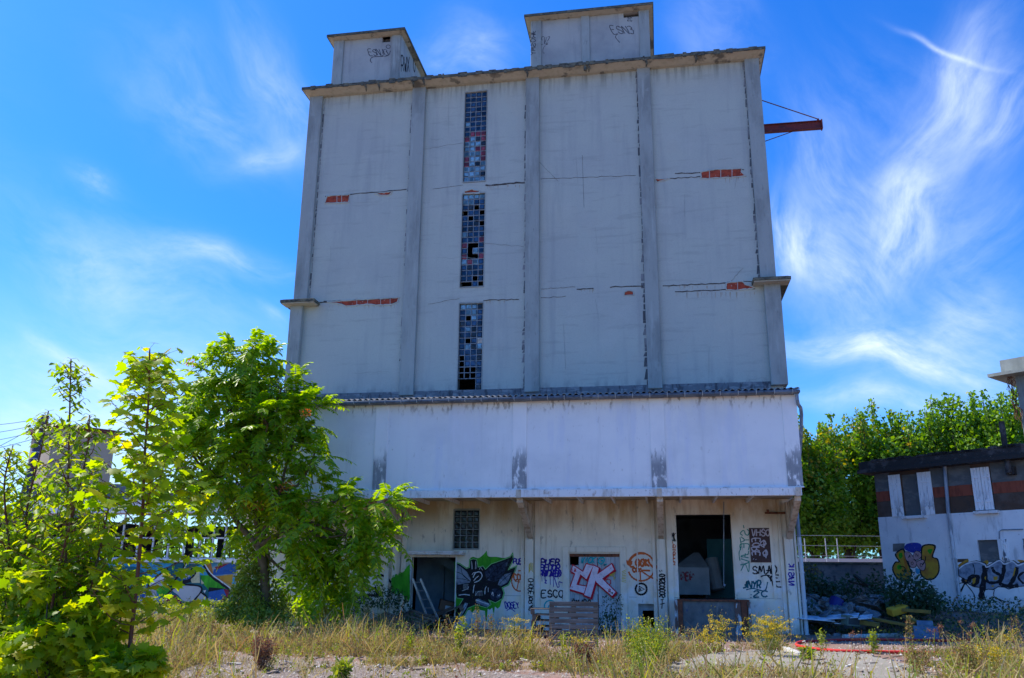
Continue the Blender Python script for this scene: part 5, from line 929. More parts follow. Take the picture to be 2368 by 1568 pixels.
# utility pole
a = PY(105, 960, 40); b = PY(88, 1110, 40); r = empty('utility_pole', (b[0]-.3, 40, 0)); polem = pm('creosoted_pole', (.05, .06, .12), [((.1, .11, .16), (9, 9, 1), .5, .65, 5, .6)], rough=.7)
k = [MB().tube([(b[0]-1.2, 40, 0), tuple(a)], [.26, .19], 10).build('shaft', polem)]; mb = MB()
for i in range(7): t = .97-.035*i; p = np.array([b[0]-1.2, 40, 0])*(1-t)+a*t; mb.tube([p, p+np.array([0, 0, .035])], .215, 10)
k.append(mb.build('steps', rail)); adopt(r, k); tag(r, 'dark utility pole with pale bands left of the beige tower', 'pole')
for i, (x0_, y0_, x1_, y1_) in enumerate([(-200, 984, 105, 966), (-200, 1012, 104, 978), (-200, 1037, 103, 992), (-200, 1060, 101, 1008), (-200, 1118, 105, 972), (-200, 1075, 92, 1060)]):
    p, q = PY(x0_, y0_, 38+i*.2), PY(x1_, y1_, 40); pts = [p+(q-p)*t+np.array([0, 0, -.25*4*t*(1-t)]) for t in np.linspace(0, 1, 9)]
    tag(MB().tube(pts, .014, 4).build('overhead_wire', dark), ['uppermost', 'second', 'third', 'fourth', 'steeply climbing', 'lowest'][i]+' overhead wire running left from the utility pole', 'wire', 'overhead wires at the pole')
# ================================================================ VEGETATION
def leafm(name, cols, tr=.42, rough=.45): return pm(name, cols[0], rnd=cols, rough=rough, spec=.35, trans=tr)
L_ail = leafm('tree_of_heaven_leaf', [(.10, .22, .008), (.18, .34, .010), (.29, .44, .012), (.12, .26, .01), (.42, .48, .015)], .55, .35)
L_map = leafm('maple_leaf', [(.13, .24, .010), (.22, .35, .012), (.32, .42, .015), (.16, .28, .01), (.46, .42, .018)], .62)
L_ova = leafm('dogwood_leaf', [(.10, .20, .015), (.19, .32, .015), (.30, .42, .018), (.12, .23, .015), (.44, .46, .03)], .58)
L_plane = leafm('plane_tree_leaf', [(.06, .16, .018), (.12, .26, .025), (.22, .37, .045), (.08, .19, .02)], .4)
L_planey = leafm('plane_tree_leaf_yellowing', [(.2, .22, .02), (.32, .32, .03), (.36, .27, .03), (.16, .24, .02)], .45)
L_ivy = leafm('ivy_leaf', [(.10, .17, .02), (.22, .29, .04), (.34, .38, .08), (.10, .16, .03)], .35)
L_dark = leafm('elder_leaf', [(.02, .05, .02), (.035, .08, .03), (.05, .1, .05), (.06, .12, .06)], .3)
L_dry = leafm('dry_grass', [(.36, .29, .13), (.48, .40, .2), (.40, .32, .11), (.24, .23, .06), (.42, .33, .15), (.26, .15, .08)], .3, .8)
L_weed = leafm('weed_leaf', [(.14, .17, .03), (.24, .24, .05), (.34, .29, .1), (.11, .14, .03), (.2, .12, .06), (.40, .33, .15)], .3, .8)
L_grn = leafm('fresh_weed_green', [(.14, .22, .03), (.24, .3, .05), (.33, .36, .07), (.1, .17, .02)], .4)
L_yel = leafm('yellow_florets', [(.6, .45, .02), (.5, .4, .03), (.7, .52, .04), (.3, .3, .03)], .3)
L_brn = leafm('brown_seed_heads', [(.25, .13, .07), (.18, .09, .06), (.36, .22, .12), (.12, .05, .04)], .2, .9)
L_red = leafm('orange_samaras', [(.5, .13, .03), (.6, .22, .05)], .3)
bark = pm('smooth_bark', (.16, .11, .06), [((.08, .06, .04), (9, 9, 3), .45, .65, 5, .7), ((.26, .2, .11), (4, 4, 2), .55, .7, 4, .6)], rough=.85, bump=(30, .5, .01))
barkd = pm('dark_bark', (.06, .05, .04), rough=.9); stemr = pm('reddish_stem', (.17, .06, .04), [((.1, .09, .04), (9, 9, 3), .45, .65, 4, .8)], rough=.6)
OV = (np.array([(0, 0, 0), (.32, .27, .05), (.72, .2, .04), (1, 0, -.06), (.72, -.2, .04), (.32, -.27, .05)]), np.array([(0, 1, 2, 3), (0, 3, 4, 5)]))
NAR = (np.array([(0, 0, 0), (.3, .2, .03), (.7, .16, .01), (1, 0, -.1), (.7, -.16, .01), (.3, -.2, .03)]), OV[1])
QD = (np.array([(0, -.12, 0), (.5, -.4, .1), (1, 0, -.05), (.5, .4, .1)]), np.array([(0, 1, 2, 3)]))
BL = (np.array([(0, -.5, 0), (0, .5, 0), (.55, .4, .1), (.55, -.4, .1), (1, 0, .32)]), None)
_mo = [(0, 0), (.12, .30), (-.02, .55), (.26, .46), (.42, .76), (.54, .42), (.76, .52), (.72, .22), (1.06, 0), (.72, -.22), (.76, -.52), (.54, -.42), (.42, -.76), (.26, -.46), (-.02, -.55), (.12, -.30)]
_mv = np.array([(.3, 0, .04)]+[(x, y, -.08*abs(y)-.06*x*x) for x, y in _mo]); MAP = (_mv, np.array([(0, i, i % 16+1) for i in range(1, 17)]))
def unit(a): return a/(np.linalg.norm(a, axis=-1, keepdims=True)+1e-9)
def inst(tm, pos, ax, nrm, sc):
    tv, tf = tm; ax = unit(ax); s = unit(np.cross(nrm, ax)); n = np.cross(ax, s); sc = np.asarray(sc).reshape(-1, 1, 1)*np.ones((len(pos), 1, 1))
    V = pos[:, None]+sc*(tv[None, :, 0, None]*ax[:, None]+tv[None, :, 1, None]*s[:, None]+tv[None, :, 2, None]*n[:, None])
    F = tf[None]+(np.arange(len(pos))*len(tv))[:, None, None]; return V.reshape(-1, 3), F.reshape(-1, tf.shape[1])
def foliage(name, batches, mats, parent=None):
    """batches: (template, pos, axis, normal, scale, material index)"""
    Vs, Fs, Ms, o = [], [], [], 0
    for tm, p, a, n, s, mi in batches:
        if len(p) == 0: continue
        v, f = inst(tm, p, a, n, s); Vs.append(v); Fs.append(f+o); o += len(v); Ms.append(np.full(len(f), mi) if np.isscalar(mi) else np.repeat(mi, tm[1].shape[0]))
    return npmesh(name, np.concatenate(Vs), Fs, mats, parent, np.concatenate(Ms))
def vn_(x): return .5+.5*np.sin(x*1.3)*np.sin(x*.47+1)
def rdir(n, up=0.): d = RG.normal(size=(n, 3)); d[:, 2] += up; return unit(d)
def cloud(c, r, n, shell=.55):
    d = rdir(n); rr = (shell+(1-shell)*RG.random(n)**.6); return np.array(c)+d*rr[:, None]*np.array(r), d
def wire(mb, a, b, r0, r1, bend=.15, n=6, k=5):
    a = np.array(a, float); b = np.array(b, float); L = np.linalg.norm(b-a); o = RG.normal(size=3)*L*bend; pts = [a+(b-a)*t+o*math.sin(t*math.pi)*.5+np.array([0, 0, -L*.04*math.sin(t*math.pi)]) for t in np.linspace(0, 1, k+1)]
    mb.tube(pts, [r0+(r1-r0)*t for t in np.linspace(0, 1, k+1)], n, caps=False); return pts
def fronds(base, dirs, L, k=10):
    """pinnate leaves: returns leaflet pos/axis/normal/scale"""
    P, A, N, Sx = [], [], [], []; up = np.array([0, 0, 1.]); R1, R2 = [], []
    for b, d, l in zip(base, dirs, L):
        side = unit(np.cross(d, up)); prev = b
        for j in range(k+1):
            t = .16+.84*j/k; p = b+d*l*t+np.array([0, 0, -l*.42*t*t]); tan = unit(d+np.array([0, 0, -.84*t])); R1.append(prev); R2.append(p); prev = p
            n = unit(np.cross(side, tan)); n = n if n[2] > 0 else -n
            ll = l*.235*(1-.45*abs(t-.45)); jit = RG.normal(size=(2, 3))*.12
            if j == k: P.append(p); A.append(tan); N.append(n); Sx.append(ll); continue
            for s, q in ((1, 0), (-1, 1)): P.append(p); A.append(side*s*.85+tan*.42-up*.28+jit[q]); N.append(n+jit[q]*1.5); Sx.append(ll)
    R1, R2 = np.array(R1), np.array(R2)
    return [(NAR, np.array(P), np.array(A), np.array(N), np.array(Sx), 0), (BL0, R1, R2-R1, np.array([[0, -1, .3]])+0*R1, np.linalg.norm(R2-R1, axis=1)+1e-4, 1)]
BL0 = (np.array([(0, -.06, 0), (0, .06, 0), (1, .06, 0), (1, -.06, 0)]), np.array([(0, 1, 2, 3)]))
VEG0 = {o.name for o in bpy.data.objects if o.parent is None}
# ---- the big tree of heaven
TY = 22.3
T0 = PY(612, 1452, TY); T0[2] = 0; root = empty('tree_of_heaven', tuple(T0)); mb = MB()
fork = PY(600, 1262, TY); f2 = PY(590, 1190, TY)
mb.tube([T0, PY(614, 1400, TY), PY(612, 1330, TY), PY(606, 1290, TY), fork], [.17, .14, .12, .125, .12], 10)
lobes = [(560, 815, 0, 38, 38), (600, 870, .2, 60, 55), (505, 880, -.2, 70, 62), (650, 900, .2, 55, 58), (560, 965, .3, 95, 75), (450, 960, 0, 55, 60), (700, 960, .1, 50, 55), (470, 1060, -.3, 70, 75), (650, 1040, .2, 80, 60), (730, 1040, -.1, 45, 50), (560, 1110, -.5, 90, 60),
         (440, 1160, -.4, 50, 55), (680, 1140, -.4, 75, 55), (770, 1160, -.5, 70, 55), (862, 1170, -.7, 45, 45), (800, 1235, -.6, 60, 48), (700, 1230, -.6, 80, 50), (870, 1260, -.5, 40, 40), (545, 1195, .5, 60, 40), (780, 1300, -.3, 75, 35), (700, 1310, .2, 45, 30), (430, 900, .1, 40, 45), (585, 800, 0, 22, 20), (720, 1340, .5, 60, 30), (800, 1345, .3, 55, 22), (425, 1010, 0, 40, 60), (420, 1100, -.2, 35, 55), (560, 1040, -.4, 80, 60), (620, 980, -.5, 70, 60), (520, 960, -.5, 70, 60)]
FB, FD, FL = [], [], []
mains = [(PY(560, 1080, TY), .09), (PY(650, 1130, TY-.2), .08), (PY(700, 1200, TY-.4), .07), (PY(505, 1110, TY), .07)]
for m, r in mains: wire(mb, fork, m, .1, r*.6, .12)
for (x, y, dy, rx, ry) in lobes:
    c = PY(x, y, TY+dy); px = TY*1.02/1985.; hub = min((m for m, _ in mains), key=lambda m: np.linalg.norm(m-c)+(2 if m[2] > c[2]+.3 else 0)); hub = hub if np.linalg.norm(hub-c) < np.linalg.norm(fork-c) else fork
    wire(mb, hub, c, .045, .022, .14); nt_ = max(5, int(rx*ry/430))
    P, D = cloud(c, (rx*px, rx*px*.8, ry*px), nt_, .5)
    for p, d in zip(P, D):
        wire(mb, c, p, .018, .008, .12, 4, 3); nf = random.randint(6, 8); q = unit(d*.9+rdir(nf, .25)*1.0+np.array([0, 0, .15]))
        FB += [p]*nf; FD += list(q); FL += list(RG.uniform(.6, 1.08, nf))
mb.build('trunk', bark, root, smooth=True)
foliage('crown', fronds(FB, FD, FL, 9), [L_ail, L_grn], root)
B = []
for x, y in ((706, 825+130), (652, 1128), (570, 1165), (600, 1170), (440, 840), (425, 1060), (665, 1120)):
    P, D = cloud(PY(x, y, TY-1.0), (.16, .12, .12), 60, .2); foliage('seed_clumps', [(QD, P, D, rdir(60), .045, 0)], [L_red], root)
tag(root, 'big tree of heaven with feathery leaves overhanging the warehouse corner', 'tree')
# small seedling of the same kind below it
b0 = PZ(700, 1452); root = empty('young_tree_of_heaven', tuple(b0)); mb = MB(); FB, FD, FL = [], [], []
for x, y in ((690, 1335), (655, 1360), (722, 1345), (705, 1375)):
    p = PY(x, y, b0[1]-.3); wire(mb, b0, p, .025, .01, .1); nf = 6; FB += [p]*nf; FD += list(unit(rdir(nf, .3)+np.array([-.3, -.5, 0]))); FL += list(RG.uniform(.5, .8, nf))
mb.build('trunk', bark, root); foliage('crown', fronds(FB, FD, FL, 9), [L_ail, L_grn], root); tag(root, 'low seedling with long feathery leaves at the foot of the big tree', 'sapling')
# ivy heap round the trunk
root = empty('ivy', tuple(PZ(585, 1440))); B = []
for x, y, rx, ry, n, Y in ((603, 1290, 22, 40, 700, 22.5), (590, 1335, 30, 35, 900, 22.3), (560, 1320, 14, 40, 450, 22.8), (572, 1370, 34, 30, 900, 22.2), (545, 1385, 20, 30, 420, 22.3), (590, 1405, 30, 26, 700, 21.9), (640, 1395, 24, 30, 600, 22.4), (530, 1418, 42, 18, 800, 22.0), (610, 1428, 60, 16, 900, 21.6), (625, 1350, 12, 40, 260, 22.5), (577, 1275, 10, 26, 160, 22.6)):
    c = PY(x, y, Y); s = Y/1985; P, D = cloud(c, (rx*s, rx*s*.7, ry*s), n, .35); P += RG.normal(size=(n, 3))*.05; P[:, 2] = np.maximum(P[:, 2], .02); B.append((OV, P, D+RG.normal(size=(n, 3))*.6+np.array([0, 0, -.5]), D+RG.normal(size=(n, 3))*.5, RG.uniform(.06, .11, n), 0))
foliage('foliage', B, [L_ivy], root); mb = MB(); wire(mb, PZ(585, 1440), PY(600, 1290, 22.3), .03, .02); mb.build('stem', barkd, root); tag(root, 'sunlit ivy climbing thickly round the trunk of the big tree', 'ivy')
# ---- maple sapling, near
def sapling(name, label, cat, stems, leaf, lm, size, node, lateral, pet, root_at, barkm=stemr, r0=.02, seed=3):
    root = empty(name, root_at); mb = MB(); P, A, N, Sz = [], [], [], []
    for pts, lat0 in stems:
        pts = [np.array(p) for p in smooth_line(pts, 6)]; n = len(pts); mb.tube(pts, [r0*(1-.75*i/n)+.002 for i in range(n)], 7); Ls = np.concatenate([[0], np.cumsum([np.linalg.norm(pts[i+1]-pts[i]) for i in range(n-1)])])
        def at(s): i = min(np.searchsorted(Ls, s, 'right')-1, n-2); return pts[i]+(pts[i+1]-pts[i])*((s-Ls[i])/(Ls[i+1]-Ls[i]))
        s = Ls[-1]; k = 0
        while s > lat0:
            a0 = RG.uniform(0, 6.28) if k == 0 else a0+1.57+RG.normal()*.3; fr = (Ls[-1]-s)/Ls[-1]; k += 1
            for q in (0, math.pi):
                a = a0+q; d = np.array([math.cos(a), math.sin(a), 0]); p = at(s)
                ll = lateral*min(1, .32+1.6*fr)*RG.uniform(.7, 1.1)
                if fr > .03 and RG.random() < .85:
                    e = p+d*ll+np.array([0, 0, ll*.55]); bp = wire(mb, p, e, .006, .0025, .12, 4, 4); m = max(2, int(ll/node/.8))
                    for j in range(m+1):
                        t = (j+.8)/(m+.8); b = p+(e-p)*t
                        for sgn in (1, -1):
                            dd = unit(np.cross(d, [0, 0, 1])*sgn*.9+d*.5+RG.normal(size=3)*.3); l = pet*RG.uniform(.6, 1.1); tip = b+dd*l+np.array([0, 0, l*.2]); mb.tube([b, tip], .0016, 3, caps=False)
                            P.append(tip); A.append(dd+np.array([0, 0, -.65])+RG.normal(size=3)*.2); N.append(np.array([0, 0, 1])+dd*.5+RG.normal(size=3)*.35); Sz.append(size*RG.uniform(.6, 1.1))
                l = pet*RG.uniform(.8, 1.3); tip = p+d*l+np.array([0, 0, l*.35]); mb.tube([p, tip], .0016, 3, caps=False)
                P.append(tip); A.append(d+np.array([0, 0, -.6])+RG.normal(size=3)*.2); N.append(np.array([0, 0, 1])+d*.5+RG.normal(size=3)*.3); Sz.append(size*RG.uniform(.6, 1.05)*(1 if fr > .06 else .7))
            s -= node*RG.uniform(.8, 1.25)*(1 if fr > .1 else .55)
    mb.build('trunk', barkm, root, smooth=True); foliage('crown', [(leaf, np.array(P), np.array(A), np.array(N), np.array(Sz), 0)], [lm], root); tag(root, label, cat); return len(P)
def st(pts, Y): return [tuple(PY(x, y, Y)) for x, y in pts]
b = PY(292, 1640, 7.); n1 = sapling('maple_sapling', 'slender young maple with broad pointed leaves left of the big tree', 'sapling', [(st([(292, 1640), (300, 1500), (318, 1330), (330, 1180), (334, 1060), (343, 930), (346, 806)], 7.), .55)], MAP, L_map, .108, .082, .50, .085, (b[0], 7, 0), r0=.019)
b = PY(120, 1640, 7.2)
n2 = sapling('dogwood_sapling', 'tall leafy shrub with oval leaves at the left edge before the beige tower', 'sapling', [(st([(140, 1640), (148, 1400), (155, 1200), (160, 1000), (164, 830)], 7.2), .9), (st([(110, 1640), (120, 1400), (170, 1180), (200, 1050), (207, 960)], 7.0), 1.0), (st([(90, 1640), (70, 1400), (60, 1200), (95, 1040), (112, 950)], 7.4), 1.0), (st([(60, 1640), (40, 1450), (20, 1250), (10, 1120), (30, 1030)], 7.3), 1.0), (st([(150, 1640), (190, 1450), (235, 1250), (262, 1120)], 7.2), .8)], OV, L_ova, .082, .066, .34, .035, (b[0], 7.2, 0), r0=.014)
# denser low shrubs filling the corner
def bush(name, label, cat, spots, leaf, lm, size, base, stemm=barkd, shell=.35, group=None, stems=True):
    root = empty(name, tuple(base)); B = []; mb = MB()
    for x, y, Y, rx, ry, n in spots:
        c = PY(x, y, Y); s = Y/1985; P, D = cloud(c, (rx*s, rx*s*.9, ry*s), n, shell); P[:, 2] = np.maximum(P[:, 2], .03+.0*P[:, 2])
        B.append((leaf, P, D*.6+RG.normal(size=(n, 3))*.6+np.array([0, 0, -.4]), np.array([0, 0, 1.])+D*.4+RG.normal(size=(n, 3))*.5, RG.uniform(.6, 1.15, n)*size, 0))
        if stems:
            for k in range(3): wire(mb, (base[0]+RG.normal()*.05, base[1]+RG.normal()*.05, 0), P[k], .012, .004, .1, 4, 4)
    if stems: mb.build('stems', stemm, root)
    foliage('foliage', B, [lm], root); tag(root, label, cat, group); return root
bush('dogwood_bush', 'dense oval-leaved bush filling the lower left corner', 'bush', [(60, 1260, 7.6, 70, 60, 520), (120, 1330, 7.5, 120, 80, 1900), (20, 1420, 7.2, 90, 110, 1700), (130, 1470, 7.2, 120, 90, 2300), (60, 1560, 6.9, 120, 60, 1300), (210, 1250, 7.6, 60, 60, 450), (230, 1360, 7.5, 60, 80, 700), (20, 1170, 7.8, 35, 40, 110), (120, 1150, 7.9, 60, 50, 160), (200, 1150, 7.8, 45, 50, 150)], OV, L_ova, .075, (-5.8, 7.3, 0))
bush('maple_bush', 'low maple regrowth with yellow-green leaves at the foot of the slender maple', 'bush', [(90, 1340, 6.9, 80, 50, 110), (190, 1460, 6.9, 90, 80, 330), (260, 1545, 6.8, 90, 40, 260), (335, 1530, 6.8, 45, 35, 90), (60, 1500, 6.7, 80, 60, 160), (290, 1360, 7.1, 45, 50, 60)], MAP, L_map, .105, (-4.7, 6.9, 0))
# ---- plane trees beyond the wall
for i, (x, top, Y, hw) in enumerate([(1800, 1010, 46, 70), (1885, 1032, 47, 62), (1960, 1012, 49, 62), (2040, 985, 49, 60), (2120, 1000, 50, 60), (2200, 975, 50, 60), (2275, 955, 49, 58), (2350, 955, 48, 58)]):
    base = PY(x, 1300, Y); s = Y*1.05/1985; root = empty('plane_tree', (base[0], Y, 0)); yb = 1275; ym = (top+yb)/2; c = PY(x, ym, Y); hz_ = (yb-top)/2*s; n = 10500
    P, D = cloud(c, (hw*s*1.05, 2.2, hz_), n, .72); P[:, 0] += np.sign(P[:, 0]-c[0])*RG.random(n)*.4; Q, D2 = cloud(c, (hw*s, 2, hz_*.96), 1500, .2)
    cs, cdir = cloud(c, (hw*s*.85, 1.7, hz_*.86), 46, .6); ci = RG.integers(0, 46, n); D = rdir(n); P = cs[ci]+D*(RG.random(n)**.35*RG.uniform(.55, 1.0, 46)[ci])[:, None]*np.array([1, 1, .85]); P[:, 2] = np.maximum(P[:, 2], 2.0)
    B = [(QD, P, D*.5+RG.normal(size=(n, 3))*.7+np.array([0, 0, -.4]), D+RG.normal(size=(n, 3))*.45, RG.uniform(.12, .25, n), (RG.random(n)+.55*(P[:, 2]-c[2])/hz_-.10*i > .92).astype(int)), (QD, Q, D2, rdir(1500, .5), .3, 0)]
    mb = MB(); mb.tube([(base[0], Y, 0), (base[0]+.1, Y, 2.), (base[0]-.1, Y, c[2])], [.26, .2, .1], 8)
    for k in range(8): wire(mb, (base[0], Y, 2.+k*.25), P[k*7], .07, .02)
    for k in range(17):   # upright shoots
        sx_ = c[0]+RG.uniform(-1, 1)*hw*s; fr = math.sqrt(max(0, 1-((sx_-c[0])/(hw*s*1.1))**2)); z0 = c[2]+hz_*fr*.85; h = RG.uniform(.5, 1.7); yy = Y+RG.uniform(-1.6, .8); mb.tube([(sx_, yy, z0-.5), (sx_+RG.normal()*.1, yy, z0+h)], .015, 4, caps=False)
        m = int(h*60); t = RG.random(m); P2 = np.stack([sx_+RG.normal(size=m)*.3*(1.2-t), yy+RG.normal(size=m)*.13, z0-.3+(h+.35)*t], -1); B.append((QD, P2, rdir(m)+np.array([0, 0, .1]), rdir(m, .5), RG.uniform(.13, .24, m), (RG.random(m) < .5-.12*i).astype(int)))
    mb.build('trunk', barkd, root); foliage('crown', B, [L_plane, L_planey], root)
    tag(root, ['plane tree hidden mostly behind the right edge of the warehouse', 'low yellowing plane tree next to the warehouse edge', 'plane tree second right of the warehouse edge', 'plane tree above the left corner of the house roof', 'plane tree above the first shuttered window', 'plane tree above the house downpipe', 'tallest dark plane tree left of the concrete tower', 'plane tree partly covered by the concrete tower'][i], 'tree', 'row of plane trees beyond the wall')
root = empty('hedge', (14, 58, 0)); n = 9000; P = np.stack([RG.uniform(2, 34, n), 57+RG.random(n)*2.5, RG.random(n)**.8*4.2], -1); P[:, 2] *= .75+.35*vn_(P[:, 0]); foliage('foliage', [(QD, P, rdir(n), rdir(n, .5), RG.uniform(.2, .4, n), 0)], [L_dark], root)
mb = MB(); [mb.tube([(x, 58, 0), (x+.2, 58, 2.4)], .05, 5) for x in range(3, 34, 2)]; mb.build('stems', barkd, root); tag(root, 'dark hedge far behind the trunks of the plane trees', 'hedge')
# ---- greenery behind the workshop windows
for i, X_ in enumerate((-19.5, -23.5, -27.5)):
    root = empty('garden_shrub', (X_, 44, 0)); P, D = cloud((X_, 44, 1.9), (2.2, 1, 1.7), 900, .5); foliage('foliage', [(QD, P, D, rdir(900, .5), .3, 0)], [L_plane], root); mb = MB(); wire(mb, (X_, 44, 0), (X_, 44, 1.9), .06, .03); mb.build('stem', barkd, root)
    tag(root, ['rightmost', 'middle', 'left'][i]+' green shrub seen through the workshop windows', 'shrub', 'shrubs behind the workshop')
# ---- shaded shrubs on the right
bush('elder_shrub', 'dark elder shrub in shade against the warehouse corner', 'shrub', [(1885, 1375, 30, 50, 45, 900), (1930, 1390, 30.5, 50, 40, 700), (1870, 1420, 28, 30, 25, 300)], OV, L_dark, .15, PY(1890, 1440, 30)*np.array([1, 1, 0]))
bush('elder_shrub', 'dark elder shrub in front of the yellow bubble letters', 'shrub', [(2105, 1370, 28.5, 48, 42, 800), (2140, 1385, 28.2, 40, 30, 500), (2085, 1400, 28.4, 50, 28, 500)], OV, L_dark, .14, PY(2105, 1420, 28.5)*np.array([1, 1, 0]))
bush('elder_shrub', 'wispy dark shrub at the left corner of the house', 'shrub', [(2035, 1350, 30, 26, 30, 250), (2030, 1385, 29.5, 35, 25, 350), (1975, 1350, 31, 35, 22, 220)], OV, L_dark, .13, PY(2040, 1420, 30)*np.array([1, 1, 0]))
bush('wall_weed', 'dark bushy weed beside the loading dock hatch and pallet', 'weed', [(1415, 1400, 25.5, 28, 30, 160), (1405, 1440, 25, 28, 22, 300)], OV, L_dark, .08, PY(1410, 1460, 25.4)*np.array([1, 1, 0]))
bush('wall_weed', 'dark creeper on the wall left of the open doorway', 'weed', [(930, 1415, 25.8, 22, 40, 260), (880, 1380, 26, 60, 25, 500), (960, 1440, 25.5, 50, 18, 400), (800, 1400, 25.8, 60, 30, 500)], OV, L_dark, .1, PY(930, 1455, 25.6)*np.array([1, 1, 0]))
bush('ivy', 'pale dry ivy hanging on the plaster wall by the warehouse', 'ivy', [(1872, 1330, 35.8, 22, 28, 250)], OV, L_weed, .12, PY(1872, 1400, 35.8)*np.array([1, 1, 0]))
# ---- rubbish heap
tarp = pm('crumpled_grey_plastic', (.14, .15, .15), [((.42, .46, .48), (3.5, 3.5, 3.5), .56, .64, 5, .7), ((.06, .1, .14), (3, 3, 3), .5, .62, 5, .8)], rough=.4, bump=(9, .8, .06)); mb = MB()
for k in range(70):
    x = RG.uniform(1860, 2040)-RG.random()*30; y = RG.uniform(1380, 1424); Y = 29.5-(y-1368)*.035+RG.uniform(-.2, .2); p = PY(x, y, Y); rock(mb, p, RG.uniform(.05, .18), k)
    M = TRS(tuple(p+np.array([0, -.2, -.1])), *RG.uniform(-.9, .9, 3))
    if k % 3 == 0: mb.box(-.3, .3, -.2, .2, 0, .02, 0, M)
tag(mb.build('rubble', tarp), 'heap of crumpled grey-blue plastic and rubble by the plaster wall', 'rubble', kind='stuff')
mb = MB()
for k in range(140):
    x = RG.uniform(1860, 2340); p = PZ(x, RG.uniform(1436, 1472)); p[2] = ground_h(p[0], p[1]); rock(mb, p, RG.uniform(.03, .1), k)
tag(mb.build('rubble', bwm), 'scattered stones on the shaded ground before the house', 'rubble', kind='stuff')
bl = pm('blue_plastic_drum', (.015, .02, .16), rough=.4); p = PY(1931, 1420, 28.2); mb = MB(); mb.tube([(p[0]-.1, 28.2, p[2]+.0), (p[0]+.12, 28.35, p[2]+.42)], [.2, .21], 16); mb.tube([(p[0]-.11, 28.19, p[2]-.02), (p[0]-.095, 28.2, p[2]+.01)], .215, 16)
r = empty('drum', (p[0], 28.2, 0)); k = [mb.build('shell', bl)]; k.append(MB().tube([(p[0]+.12, 28.35, p[2]+.42), (p[0]+.125, 28.352, p[2]+.44)], .185, 16).build('lid', dark)); adopt(r, k); tag(r, 'dark blue plastic drum tipped on the rubble heap', 'drum')
ylw = pm('yellow_painted_timber', (.28, .18, .04), [((.12, .08, .03), (2, 9, 9), .42, .65, 5, .7)], rough=.8)
yl = [((2060, 1408), (2150, 1415), 28.0, 27.4, .16, 'yellow plank lying highest on the debris in front of the house'), ((1950, 1432), (2030, 1445), 27.4, 26.6, .2, 'short broad yellow plank in the middle of the debris'), ((1990, 1425), (2130, 1452), 27.4, 26.2, .12, 'long thin yellow plank slanting down through the debris'), ((2090, 1425), (2145, 1447), 27.3, 26.4, .1, 'narrow yellow batten beside the blue plastic panel')]
for (p, q, Y0, Y1, h, lb) in yl: tag(MB().beam(PY(*p, Y0), PY(*q, Y1), .16, h*.6).build('plank', ylw, bevel=.006), lb, 'plank', 'yellow planks in the debris')
p = PY(2075, 1413, 27.9); M = TRS(tuple(p), R_(10), R_(-14), R_(20)); mb = MB(); mb.box(-.28, .28, -.15, .15, -.08, .14, 0, M); tag(mb.build('foam_block', pm('orange_foam', (.6, .33, .03), rough=.9), bevel=.04), 'orange-yellow foam block on top of the debris', 'block')
p = PY(1905, 1430, 27.2); sheet = pm('white_sheet', (.6, .68, .76), [((.2, .25, .3), (4, 4, 4), .5, .6, 5, .7)], rough=.4)
for i, (dx, dz, rz, lb) in enumerate([(-.3, 0, .2, 'flat white sheet lying at the left of the debris'), (.45, .05, -.3, 'creased white sheet lapping over the flat one')]):
    M = TRS((p[0]+dx, 27.2, p[2]+dz), R_(8), R_(4-9*i), rz); mb = MB(); mb.box(-.55, .5, -.35, .35, 0, .025, 0, M); mb.box(.505, .85, -.3, .3, -.06, -.03, 0, M); tag(mb.build('sheet', sheet, bevel=.006), lb, 'sheet')
p = PY(2140, 1468, 25.6); blp = pm('grey_blue_plastic', (.09, .14, .2), [((.2, .26, .33), (4, 4, 4), .5, .64, 5, .6)], rough=.4); mb = MB(); M = TRS((p[0]+.02, 25.6, .03), R_(62), 0, R_(-12)); mb.box(-.3, .3, 0, .34, 0, .03, 0, M); mb.box(-.2, .2, .342, .5, 0, .03, 0, M); r = empty('chair_shell', (p[0], 25.6, 0)); k = [mb.build('back', blp, bevel=.03)]
mb = MB(); M = TRS((p[0], 25.5, .03), R_(6), 0, R_(-12)); mb.box(-.6, .4, -.5, 0, 0, .04, 0, M); k.append(mb.build('seat', blp, bevel=.02)); adopt(r, k); tag(r, 'broken grey-blue plastic chair shell on the shaded ground', 'chair')
mb = MB(); mb.beam(PY(1975, 1330, 31), PY(2030, 1372, 30), .1, .08); mb.beam(PY(1965, 1345, 31), PY(2045, 1365, 30.4), .08, .06); tag(mb.build('beam', barkd), 'dark charred timbers leaning against the plaster wall', 'beam')
p = PY(1965, 1435, 27.0); mb = MB(); M = TRS(tuple(p+np.array([0, 0, -.12])), R_(8), R_(5), R_(25)); mb.box(-.22, .22, -.15, .15, 0, .26, 0, M); mb.box(-.18, .18, -.155, -.151, .04, .22, 1, M); tag(mb.build('crate', [pm('green_grey_plastic', (.15, .2, .16), rough=.5), dark], bevel=.01), 'small grey-green crate in front of the rubble heap', 'crate')
